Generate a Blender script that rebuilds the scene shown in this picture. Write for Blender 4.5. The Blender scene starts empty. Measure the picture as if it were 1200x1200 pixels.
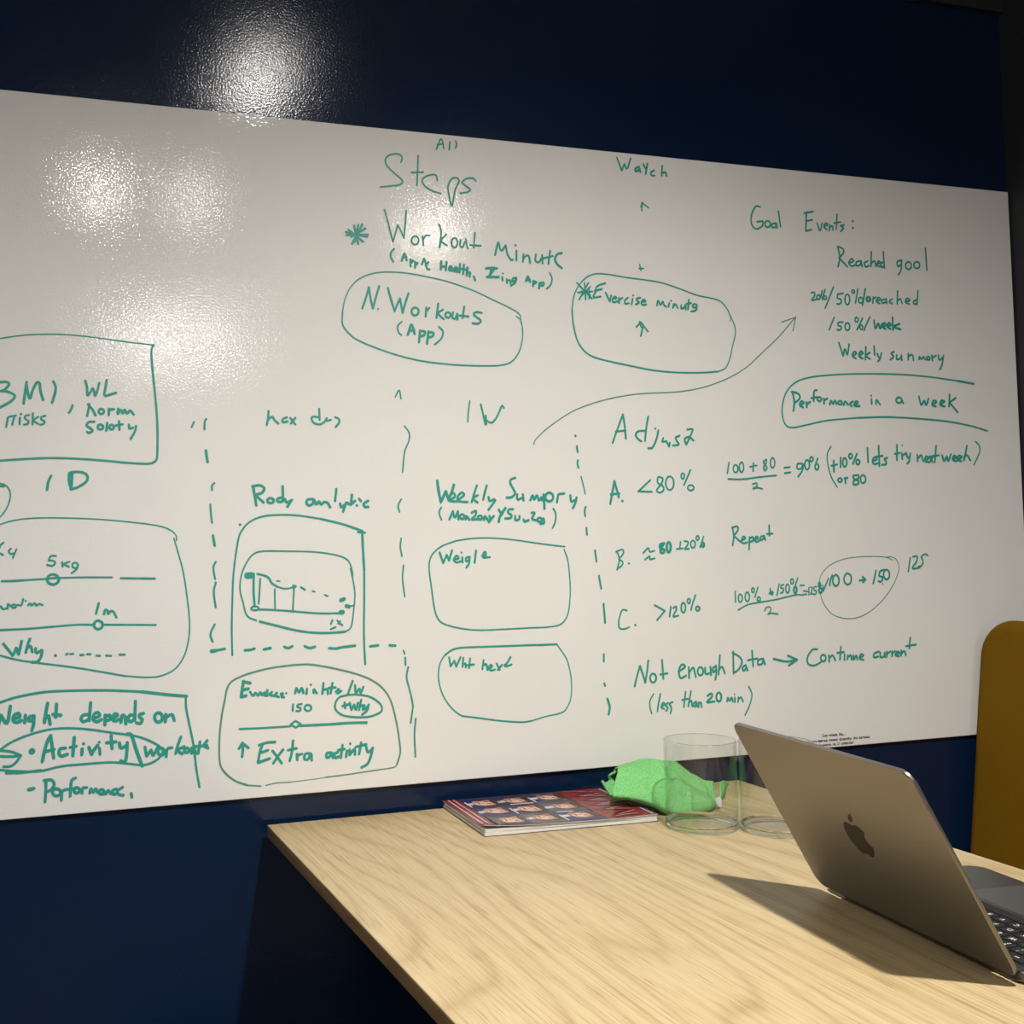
import bpy, bmesh, math, random
from mathutils import Vector, Matrix, noise
from mathutils.geometry import delaunay_2d_cdt

scene = bpy.context.scene
COL = scene.collection
random.seed(7)

# ------------------------------------------------------------------ camera
CAM_POS = Vector((-1.82841, -1.69580, 1.14939))
YAW, PITCH, ROLL = 0.322286, 0.056853, -0.017143
FOCAL_PX, PRINC_X, PRINC_Y = 1354.13, 457.49, 558.02
fw = Vector((math.sin(YAW) * math.cos(PITCH), math.cos(YAW) * math.cos(PITCH), math.sin(PITCH)))
rt = Vector((math.cos(YAW), -math.sin(YAW), 0.0))
up = rt.cross(fw)
r2 = rt * math.cos(ROLL) + up * math.sin(ROLL)
u2 = up * math.cos(ROLL) - rt * math.sin(ROLL)
cam_data = bpy.data.cameras.new('camera')
cam = bpy.data.objects.new('camera', cam_data)
COL.objects.link(cam)
cam.matrix_world = Matrix(((r2.x, u2.x, -fw.x, CAM_POS.x), (r2.y, u2.y, -fw.y, CAM_POS.y),
                           (r2.z, u2.z, -fw.z, CAM_POS.z), (0, 0, 0, 1)))
cam_data.sensor_width = 36.0
cam_data.lens = 36.0 * FOCAL_PX / 1200.0
cam_data.shift_x = (600 - PRINC_X) / 1200.0
cam_data.shift_y = (PRINC_Y - 600) / 1200.0
cam_data.clip_start = 0.02
scene.camera = cam

# ------------------------------------------------------------------ exposure, world
scene.view_settings.view_transform = 'Standard'
scene.view_settings.look = 'None'
scene.view_settings.gamma = 1.0
scene.view_settings.use_curve_mapping = False
scene.view_settings.exposure = 0.0
world = bpy.data.worlds.new('world')
scene.world = world
world.use_nodes = True
world.node_tree.nodes['Background'].inputs[0].default_value = (0.9, 0.93, 1.0, 1)
world.node_tree.nodes['Background'].inputs[1].default_value = 0.05

# ------------------------------------------------------------------ ceiling lights and one added fill
def spot(name, loc, energy, size=150, blend=1.0, radius=0.04, color=(1.0, 0.86, 0.68), target=None):
    d = bpy.data.lights.new(name, 'SPOT')
    d.energy = energy
    d.spot_size = math.radians(size)
    d.spot_blend = blend
    d.shadow_soft_size = radius
    d.color = color
    o = bpy.data.objects.new(name, d)
    COL.objects.link(o)
    o.location = loc
    if target is not None:
        o.rotation_euler = (Vector(target) - Vector(loc)).to_track_quat('-Z', 'Y').to_euler()
    return o

def bulb(name, loc, energy, radius, color):
    d = bpy.data.lights.new(name, 'POINT')
    d.energy = energy
    d.shadow_soft_size = radius
    d.color = color
    o = bpy.data.objects.new(name, d)
    COL.objects.link(o)
    o.location = loc

def panel(name, loc, sx, sy, energy, color):
    d = bpy.data.lights.new(name, 'AREA')
    d.shape = 'RECTANGLE'
    d.size, d.size_y = sx, sy
    d.energy = energy
    d.color = color
    o = bpy.data.objects.new(name, d)
    COL.objects.link(o)
    o.location = loc

WARM = (1.0, 0.965, 0.90)
spot('ceiling_spot', (-1.20, -1.30, 2.40), 218, size=142, radius=0.035, color=WARM, target=(-1.03, -1.24, 0.0))
bulb('ceiling_bulb', (-1.17, -1.27, 2.42), 4.6, 0.04, WARM)
bulb('ceiling_bulb', (-1.52, -2.43, 2.40), 5.6, 0.045, WARM)
bulb('ceiling_bulb', (-1.19, -2.45, 2.40), 3.0, 0.055, WARM)
bulb('ceiling_bulb', (-0.19, -2.60, 2.40), 8.0, 0.075, WARM)
panel('ceiling_panel_or_fill', (-0.85, -5.40, 2.42), 0.75, 0.75, 48, (1.0, 0.98, 0.95))
panel('ceiling_panel_or_fill', (-2.85, -1.9, 2.43), 0.6, 1.6, 20, (1.0, 0.98, 0.95))  # added out-of-view fill brightening the board from the left, no known fixture

# ------------------------------------------------------------------ materials
def new_mat(name):
    m = bpy.data.materials.new(name)
    m.use_nodes = True
    nt = m.node_tree
    b = nt.nodes['Principled BSDF']
    return m, nt, b

def pbr(name, color, rough=0.5, metal=0.0, spec=0.5, **kw):
    m, nt, b = new_mat(name)
    b.inputs['Base Color'].default_value = (*color, 1)
    b.inputs['Roughness'].default_value = rough
    b.inputs['Metallic'].default_value = metal
    b.inputs['Specular IOR Level'].default_value = spec
    for k, v in kw.items():
        b.inputs[k].default_value = v
    return m

def coords(nt, kind='Object'):
    n = nt.nodes.new('ShaderNodeTexCoord')
    return n.outputs[kind]

def noise_tex(nt, vec, scale, detail=2.0, rough=0.5, dist=0.0):
    n = nt.nodes.new('ShaderNodeTexNoise')
    n.inputs['Scale'].default_value = scale
    n.inputs['Detail'].default_value = detail
    n.inputs['Roughness'].default_value = rough
    n.inputs['Distortion'].default_value = dist
    nt.links.new(vec, n.inputs['Vector'])
    return n.outputs['Fac']

def bump(nt, b, height, strength, dist):
    n = nt.nodes.new('ShaderNodeBump')
    n.inputs['Strength'].default_value = strength
    n.inputs['Distance'].default_value = dist
    nt.links.new(height, n.inputs['Height'])
    nt.links.new(n.outputs['Normal'], b.inputs['Normal'])

def mapping(nt, vec, scale=(1, 1, 1), rot=(0, 0, 0)):
    n = nt.nodes.new('ShaderNodeMapping')
    n.inputs['Scale'].default_value = scale
    n.inputs['Rotation'].default_value = rot
    nt.links.new(vec, n.inputs['Vector'])
    return n.outputs['Vector']

def ramp(nt, fac, stops):
    n = nt.nodes.new('ShaderNodeValToRGB')
    el = n.color_ramp.elements
    while len(el) < len(stops):
        el.new(0.5)
    for e, (p, c) in zip(el, stops):
        e.position = p
        e.color = (*c, 1)
    nt.links.new(fac, n.inputs['Fac'])
    return n.outputs['Color']

def mix_col(nt, fac, a, b, mode='MIX'):
    n = nt.nodes.new('ShaderNodeMix')
    n.data_type = 'RGBA'
    n.blend_type = mode
    if isinstance(fac, float):
        n.inputs[0].default_value = fac
    else:
        nt.links.new(fac, n.inputs[0])
    for v, s in ((a, 6), (b, 7)):
        if isinstance(v, tuple):
            n.inputs[s].default_value = (*v, 1)
        else:
            nt.links.new(v, n.inputs[s])
    return n.outputs[2]

def satin_paint(name, color, rough, strength, scale=420, spec=0.5):
    m, nt, b = new_mat(name)
    b.inputs['Base Color'].default_value = (*color, 1)
    b.inputs['Roughness'].default_value = rough
    b.inputs['Specular IOR Level'].default_value = spec
    v = coords(nt)
    bump(nt, b, noise_tex(nt, v, scale, 2.0), strength, 0.001)
    return m

M = {}
M['navy'] = satin_paint('navy_satin_paint', (0.0030, 0.0120, 0.040), 0.12, 0.20, 330, 0.4)
M['right_wall'] = satin_paint('dark_wall_paint', (0.014, 0.016, 0.021), 0.6, 0.2)
M['soffit'] = satin_paint('dark_grey_paint', (0.014, 0.015, 0.02), 0.6, 0.2)
M['white_paint'] = satin_paint('off_white_paint', (0.45, 0.44, 0.42), 0.8, 0.1)
M['ceiling'] = satin_paint('grey_ceiling_paint', (0.30, 0.29, 0.28), 0.85, 0.1)

def carpet():
    m, nt, b = new_mat('grey_carpet')
    v = coords(nt)
    f = noise_tex(nt, v, 260, 3.0)
    c = ramp(nt, f, [(0.3, (0.06, 0.06, 0.065)), (0.7, (0.13, 0.13, 0.135))])
    nt.links.new(c, b.inputs['Base Color'])
    b.inputs['Roughness'].default_value = 0.95
    bump(nt, b, f, 0.6, 0.004)
    return m
M['carpet'] = carpet()

def board_mat():
    m, nt, b = new_mat('glossy_whiteboard')
    v = coords(nt)
    f = noise_tex(nt, v, 2.2, 2.0)
    c = ramp(nt, f, [(0.3, (0.70, 0.69, 0.67)), (0.7, (0.73, 0.725, 0.71))])
    nt.links.new(c, b.inputs['Base Color'])
    b.inputs['Roughness'].default_value = 0.05
    bump(nt, b, noise_tex(nt, v, 320, 1.0), 0.145, 0.001)
    return m
M['board'] = board_mat()
M['board_edge'] = pbr('board_edge', (0.75, 0.74, 0.72), 0.35)

def ink(name, col, faint):
    m, nt, b = new_mat(name)
    v = coords(nt)
    f = noise_tex(nt, v, 900, 2.0)
    c = ramp(nt, f, [(0.35, col), (0.75, faint)])
    nt.links.new(c, b.inputs['Base Color'])
    b.inputs['Roughness'].default_value = 0.45
    return m
M['ink'] = ink('green_marker_ink', (0.010, 0.25, 0.200), (0.04, 0.35, 0.285))
M['ink_thin'] = ink('thin_green_marker_ink', (0.07, 0.235, 0.17), (0.12, 0.32, 0.25))
M['print'] = pbr('black_print', (0.015, 0.015, 0.02), 0.5)

def wood(name, edge=False):
    m, nt, b = new_mat(name)
    v = coords(nt)
    # growth lines run along the table's depth (y) in long drawn-out arches
    warp = noise_tex(nt, mapping(nt, v, (1.0, 0.20, 1.0)), 4.0, 1.0, 0.4)
    sx = nt.nodes.new('ShaderNodeSeparateXYZ')
    nt.links.new(v, sx.inputs[0])
    ma = nt.nodes.new('ShaderNodeMath'); ma.operation = 'MULTIPLY_ADD'
    nt.links.new(warp, ma.inputs[0]); ma.inputs[1].default_value = 0.55
    nt.links.new(sx.outputs[0], ma.inputs[2])
    fr = nt.nodes.new('ShaderNodeMath'); fr.operation = 'PINGPONG'
    nt.links.new(ma.outputs[0], fr.inputs[0]); fr.inputs[1].default_value = 0.017
    nm = nt.nodes.new('ShaderNodeMath'); nm.operation = 'DIVIDE'
    nt.links.new(fr.outputs[0], nm.inputs[0]); nm.inputs[1].default_value = 0.017
    base = ramp(nt, nm.outputs[0], [(0.0, (0.385, 0.287, 0.150)), (0.30, (0.450, 0.346, 0.192)), (1.0, (0.480, 0.376, 0.214))])
    fine = noise_tex(nt, mapping(nt, v, (1.0, 0.009, 1.0)), 300, 3.0, 0.6)
    fc = ramp(nt, fine, [(0.36, (0.80, 0.755, 0.69)), (0.55, (1, 1, 1))])
    c = mix_col(nt, 0.8, base, fc, 'MULTIPLY')
    pores = noise_tex(nt, mapping(nt, v, (1.0, 0.022, 1.0)), 700, 1.0, 0.5)
    pc = ramp(nt, pores, [(0.32, (0.66, 0.57, 0.46)), (0.42, (1, 1, 1))])
    c = mix_col(nt, 0.75, c, pc, 'MULTIPLY')
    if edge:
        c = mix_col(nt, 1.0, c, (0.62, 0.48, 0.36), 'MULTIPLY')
    nt.links.new(c, b.inputs['Base Color'])
    b.inputs['Roughness'].default_value = 0.42
    b.inputs['Specular IOR Level'].default_value = 0.4
    bump(nt, b, fine, 0.06, 0.001)
    return m
M['wood'] = wood('light_oak_laminate')
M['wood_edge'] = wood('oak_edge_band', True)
M['black_metal'] = pbr('black_powder_coat', (0.012, 0.012, 0.013), 0.5)

def fabric(name, a, c2, scale=600):
    m, nt, b = new_mat(name)
    v = coords(nt)
    f = noise_tex(nt, mapping(nt, v, (1, 1, 2.2)), scale, 3.0)
    c = ramp(nt, f, [(0.3, a), (0.7, c2)])
    nt.links.new(c, b.inputs['Base Color'])
    b.inputs['Roughness'].default_value = 0.9
    b.inputs['Specular IOR Level'].default_value = 0.1
    b.inputs['Sheen Weight'].default_value = 0.0
    bump(nt, b, f, 0.35, 0.0015)
    return m
M['mustard'] = fabric('mustard_upholstery', (0.125, 0.062, 0.0018), (0.17, 0.088, 0.003))
M['green_cloth'] = fabric('green_microfibre', (0.095, 0.34, 0.095), (0.24, 0.57, 0.22), 520)

M['lid_alu'] = pbr('grey_anodised_aluminium', (0.25, 0.232, 0.215), 0.36, 0.9)
M['deck_alu'] = pbr('dark_grey_aluminium', (0.125, 0.124, 0.127), 0.30, 1.0)
M['edge_alu'] = pbr('polished_aluminium_edge', (0.75, 0.72, 0.68), 0.2, 1.0)
M['logo'] = pbr('dark_mirror_emblem', (0.13, 0.11, 0.10), 0.12, 1.0)
M['black_plastic'] = pbr('black_plastic', (0.012, 0.012, 0.013), 0.45)
M['key'] = pbr('black_keycap', (0.011, 0.011, 0.012), 0.6, 0.0, 0.25)
M['legend'] = pbr('white_key_print', (0.8, 0.8, 0.8), 0.5)
M['screen'] = pbr('dark_display_glass', (0.01, 0.01, 0.012), 0.08)
M['trackpad'] = pbr('grey_trackpad_glass', (0.135, 0.132, 0.138), 0.36, 0.8)

def thin_glass():
    m = bpy.data.materials.new('clear_thin_glass')
    m.use_nodes = True
    nt = m.node_tree
    nt.nodes.remove(nt.nodes['Principled BSDF'])
    tr = nt.nodes.new('ShaderNodeBsdfTransparent'); tr.inputs[0].default_value = (0.965, 0.975, 0.965, 1)
    gl = nt.nodes.new('ShaderNodeBsdfGlossy'); gl.inputs['Roughness'].default_value = 0.02
    lw = nt.nodes.new('ShaderNodeLayerWeight'); lw.inputs['Blend'].default_value = 0.5
    pw = nt.nodes.new('ShaderNodeMath'); pw.operation = 'POWER'; pw.inputs[1].default_value = 4.0
    ma = nt.nodes.new('ShaderNodeMath'); ma.operation = 'MULTIPLY_ADD'; ma.inputs[1].default_value = 0.42; ma.inputs[2].default_value = 0.035
    mx = nt.nodes.new('ShaderNodeMixShader')
    nt.links.new(lw.outputs['Facing'], pw.inputs[0]); nt.links.new(pw.outputs[0], ma.inputs[0])
    nt.links.new(ma.outputs[0], mx.inputs[0]); nt.links.new(tr.outputs[0], mx.inputs[1]); nt.links.new(gl.outputs[0], mx.inputs[2])
    nt.links.new(mx.outputs[0], nt.nodes['Material Output'].inputs['Surface'])
    return m
M['glass'] = thin_glass()
M['glass_base'] = pbr('thick_clear_glass', (0.97, 0.985, 0.975), 0.02, **{'Transmission Weight': 1.0, 'IOR': 1.5})

M['paper'] = pbr('magazine_paper', (0.62, 0.60, 0.56), 0.7)
def pages_mat():
    m, nt, b = new_mat('page_edges')
    v = coords(nt)
    wv = nt.nodes.new('ShaderNodeTexNoise'); wv.inputs['Scale'].default_value = 30
    nt.links.new(mapping(nt, v, (0.3, 0.3, 60)), wv.inputs['Vector'])
    c = ramp(nt, wv.outputs['Fac'], [(0.38, (0.30, 0.28, 0.26)), (0.5, (0.70, 0.68, 0.64))])
    nt.links.new(c, b.inputs['Base Color']); b.inputs['Roughness'].default_value = 0.8
    return m
M['pages'] = pages_mat()
def gloss(name, c): return pbr(name, c, 0.28)
M['cover_dark'] = gloss('cover_charcoal', (0.045, 0.035, 0.04))
M['cover_red'] = gloss('cover_red', (0.22, 0.022, 0.024))
M['cover_dkred'] = gloss('cover_dark_red', (0.09, 0.012, 0.014))
M['cover_white'] = gloss('cover_white', (0.52, 0.51, 0.54))
M['cover_navy'] = gloss('cover_navy', (0.025, 0.03, 0.11))
M['cover_skin'] = gloss('cover_skin', (0.34, 0.16, 0.11))
M['cover_skin2'] = gloss('cover_skin_light', (0.46, 0.25, 0.18))
M['cover_skin3'] = gloss('cover_skin_bright', (0.66, 0.43, 0.34))
M['cover_hair'] = gloss('cover_brown', (0.06, 0.03, 0.02))
M['cover_grey'] = gloss('cover_grey', (0.10, 0.095, 0.11))

# ------------------------------------------------------------------ helpers
def finish(name, bm, mats, parent=None, smooth=False, label=None, loc=None):
    me = bpy.data.meshes.new(name)
    bm.normal_update()
    bm.to_mesh(me)
    bm.free()
    if not isinstance(mats, (list, tuple)):
        mats = [mats]
    for m in mats:
        me.materials.append(m)
    if smooth:
        for p in me.polygons:
            p.use_smooth = True
        if smooth != 'all':
            me.set_sharp_from_angle(angle=math.radians(smooth if smooth is not True else 40))
            big = max(p.area for p in me.polygons)
            flat = [p for p in me.polygons if p.area > 0.04 * big]
            if len(flat) <= 12:          # broad plane faces stay flat beside their rounded edges
                for p in flat:
                    p.use_smooth = False
    o = bpy.data.objects.new(name, me)
    COL.objects.link(o)
    if parent:
        o.parent = parent
    if loc:
        o.location = loc
    if label:
        o['label'] = label
    return o

def thing(name, label, cat, loc=(0, 0, 0), rz=0.0, group=None):
    o = bpy.data.objects.new(name, None)
    o.empty_display_size = 0.05
    COL.objects.link(o)
    o.location = loc
    o.rotation_euler = (0, 0, rz)
    o['label'] = label
    o['category'] = cat
    if group:
        o['group'] = group
    return o

def box(bm, x0, x1, y0, y1, z0, z1, bevel=0.0, seg=2, mat=0):
    vs = [bm.verts.new((x, y, z)) for z in (z0, z1) for y in (y0, y1) for x in (x0, x1)]
    fs = [(0, 2, 3, 1), (4, 5, 7, 6), (0, 1, 5, 4), (2, 6, 7, 3), (0, 4, 6, 2), (1, 3, 7, 5)]
    faces = [bm.faces.new([vs[i] for i in f]) for f in fs]
    for f in faces:
        f.material_index = mat
    if bevel:
        ed = list({e for f in faces for e in f.edges})
        bmesh.ops.bevel(bm, geom=ed, offset=bevel, segments=seg, profile=0.5, affect='EDGES')
    return faces

def structure(name, x0, x1, y0, y1, z0, z1, mat):
    bm = bmesh.new()
    box(bm, x0, x1, y0, y1, z0, z1)
    o = finish(name, bm, mat)
    o['kind'] = 'structure'
    return o

def rounded_rect(x0, x1, y0, y1, r, seg=6):
    pts = []
    for cx, cy, a0 in ((x1 - r, y1 - r, 0), (x0 + r, y1 - r, 90), (x0 + r, y0 + r, 180), (x1 - r, y0 + r, 270)):
        for i in range(seg + 1):
            a = math.radians(a0 + 90 * i / seg)
            pts.append((cx + r * math.cos(a), cy + r * math.sin(a)))
    return pts

def slab(bm, pts, z0, z1, bevel=0.0, seg=2, mat=0):
    """prism over a 2D outline (ccw) with softened top and bottom rims"""
    lo = [bm.verts.new((x, y, z0)) for x, y in pts]
    hi = [bm.verts.new((x, y, z1)) for x, y in pts]
    n = len(pts)
    fb = bm.faces.new(lo[::-1]); ft = bm.faces.new(hi)
    fs = [fb, ft] + [bm.faces.new((lo[i], lo[(i + 1) % n], hi[(i + 1) % n], hi[i])) for i in range(n)]
    for f in fs:
        f.material_index = mat
    if bevel:
        ed = list(fb.edges) + list(ft.edges)
        bmesh.ops.bevel(bm, geom=ed, offset=bevel, segments=seg, profile=0.5, affect='EDGES')

def lathe(bm, prof, seg=64, mat=0, closed=False):
    rings = []
    for r, z in prof:
        if r < 1e-6:
            rings.append([bm.verts.new((0, 0, z))])
        else:
            rings.append([bm.verts.new((r * math.cos(2 * math.pi * i / seg), r * math.sin(2 * math.pi * i / seg), z)) for i in range(seg)])
    pairs = list(zip(rings, rings[1:])) + ([(rings[-1], rings[0])] if closed else [])
    for a, b in pairs:
        for i in range(seg):
            j = (i + 1) % seg
            if len(a) == 1:
                f = bm.faces.new((a[0], b[j], b[i]))
            elif len(b) == 1:
                f = bm.faces.new((a[i], a[j], b[0]))
            else:
                f = bm.faces.new((a[i], a[j], b[j], b[i]))
            f.material_index = mat

def text_mesh(body, size, bold=0.0):
    """glyph outlines of a text as a list of 2D polygons' mesh"""
    cu = bpy.data.curves.new('glyphs', 'FONT')
    cu.body = body
    cu.size = size
    cu.align_x = 'CENTER'
    cu.resolution_u = 3
    cu.offset = bold
    tmp = bpy.data.objects.new('glyphs', cu)
    COL.objects.link(tmp)
    dg = bpy.context.evaluated_depsgraph_get()
    dg.update()
    me = bpy.data.meshes.new_from_object(tmp.evaluated_get(dg))
    bpy.data.objects.remove(tmp)
    bpy.data.curves.remove(cu)
    return me

# ------------------------------------------------------------------ the room
WX0, WALL_Y, FRONT_Y, CEIL = -3.4, 0.0065, -6.6, 2.45
structure('floor', WX0 - 0.1, 0.1, FRONT_Y - 0.1, 0.1, -0.1, 0.0, M['carpet'])
structure('ceiling', WX0 - 0.1, 0.1, FRONT_Y - 0.1, 0.1, CEIL, CEIL + 0.1, M['ceiling'])
structure('wall_back', WX0 - 0.1, 0.1, WALL_Y, 0.1, 0.0, CEIL, M['navy'])
structure('wall_right', 0.003, 0.1, FRONT_Y, WALL_Y, 0.0, CEIL, M['right_wall'])
structure('wall_left', WX0 - 0.1, WX0, FRONT_Y, WALL_Y, 0.0, CEIL, M['white_paint'])
structure('wall_front', WX0 - 0.1, 0.1, FRONT_Y - 0.1, FRONT_Y, 0.0, CEIL, M['white_paint'])
structure('trim_1', WX0, 0.003, -0.004, WALL_Y, 2.153, CEIL, M['soffit'])

# ------------------------------------------------------------------ whiteboard
BX0, BZ0, BZ1 = -2.55, 0.7777, 1.8005
board = thing('whiteboard', 'large white magnetic whiteboard covered in green marker notes on the navy wall', 'whiteboard', (0, 0, 0))
bm = bmesh.new()
box(bm, BX0, -0.001, 0.0, 0.005, BZ0, BZ1, 0.0012, 2)
finish('panel', bm, M['board'], board, smooth=30)

def catmull(p, k=5):
    if len(p) < 3:
        return p
    q = [p[0] * 2 - p[1]] + p + [p[-1] * 2 - p[-2]]
    out = []
    for i in range(1, len(q) - 2):
        a, b, c, d = q[i - 1], q[i], q[i + 1], q[i + 2]
        for j in range(k):
            t = j / k
            out.append(0.5 * ((2 * b) + (c - a) * t + (2 * a - 5 * b + 4 * c - d) * t * t + (3 * b - 3 * c + d - a) * t ** 3))
    out.append(p[-1])
    return out

def stroke(tris, pts, w):
    """one pen stroke: a flat round-ended ribbon of ink lying on the board"""
    P = catmull([Vector(p) for p in pts])
    Q = [P[0]]
    for p in P[1:]:
        if (p - Q[-1]).length > 1e-5:
            Q.append(p)
    if len(Q) < 2:
        Q.append(Q[0] + Vector((1e-4, 0)))
    h = w / 2
    L, R = [], []
    n = len(Q)
    for i in range(n):
        t = (Q[min(i + 1, n - 1)] - Q[max(i - 1, 0)])
        t = t.normalized() if t.length > 1e-9 else Vector((1, 0))
        nn = Vector((-t.y, t.x))
        f = h * (1.0 + 0.10 * noise.noise(Vector((Q[i].x * 90, Q[i].y * 90, 3.1))))
        L.append(Q[i] + nn * f)
        R.append(Q[i] - nn * f)
    def tri(*ps):
        ar = sum(ps[i - 1].x * ps[i].y - ps[i].x * ps[i - 1].y for i in range(3))
        if abs(ar) > 2e-11:
            tris.append(ps if ar > 0 else ps[::-1])
    for i in range(n - 1):
        tri(L[i], R[i], R[i + 1])
        tri(L[i], R[i + 1], L[i + 1])
    for c, d, a, b in ((Q[0], Q[0] - Q[1], L[0], R[0]), (Q[-1], Q[-1] - Q[-2], R[-1], L[-1])):
        a0 = math.atan2(d.y, d.x)
        hh = (a - c).length
        arc = [a] + [c + Vector((math.cos(a0 - x), math.sin(a0 - x))) * hh for x in (1.0, 0.5, 0, -0.5, -1.0)] + [b]
        for p, q in zip(arc, arc[1:]):
            tri(c, p, q)

def merged(bm, strokes, y):
    """crossing strokes become one flat layer of ink: no face lies over another"""
    box_ = [(min(p.x for t in s for p in t), max(p.x for t in s for p in t), min(p.y for t in s for p in t), max(p.y for t in s for p in t)) for s in strokes]
    lab = list(range(len(strokes)))
    for i in range(len(strokes)):
        for j in range(i):
            a, b = box_[i], box_[j]
            if a[0] < b[1] and b[0] < a[1] and a[2] < b[3] and b[2] < a[3] and lab[i] != lab[j]:
                lab = [lab[j] if v == lab[i] else v for v in lab]
    for g in sorted(set(lab)):
        tris = [t for s, l in zip(strokes, lab) if l == g for t in s]
        org = tris[0][0].copy()
        vs = [(p - org) * 100.0 for tr in tris for p in tr]
        fs = [[3 * i, 3 * i + 1, 3 * i + 2] for i in range(len(tris))]
        ov, oe, of, iv, ie, origin = delaunay_2d_cdt(vs, [], fs, 1, 2e-5)
        V = [bm.verts.new((p.x / 100.0 + org.x, y, p.y / 100.0 + org.y)) for p in ov]
        for f, src in zip(of, origin):
            if src:
                bm.faces.new([V[i] for i in f])
        bmesh.ops.delete(bm, geom=[v for v in V if not v.link_faces], context='VERTS')

def build_ink():
    for k, (name, label, data) in enumerate(INK):
        bm = bmesh.new()
        widths, tris = [], []
        for j, st in enumerate(data.split('|')):
            w, pts = st.split(':')
            w = int(w) * 1e-4
            widths.append(w)
            pts = [tuple(int(v) * 1e-4 for v in p.split(',')) for p in pts.split()]
            pts = [(max(p[0], BX0 + 0.01), p[1]) for p in pts]
            one = []
            stroke(one, pts, w)
            if one:
                tris.append(one)
        merged(bm, tris, -0.0004 - 0.00006 * (k % 5))
        bm.normal_update()
        for f in bm.faces:
            if f.normal.y > 0:
                f.normal_flip()
        thin = sorted(widths)[len(widths) // 2] < 0.0023
        finish(name, bm, M['ink_thin'] if thin else M['ink'], board, label=label)

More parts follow.
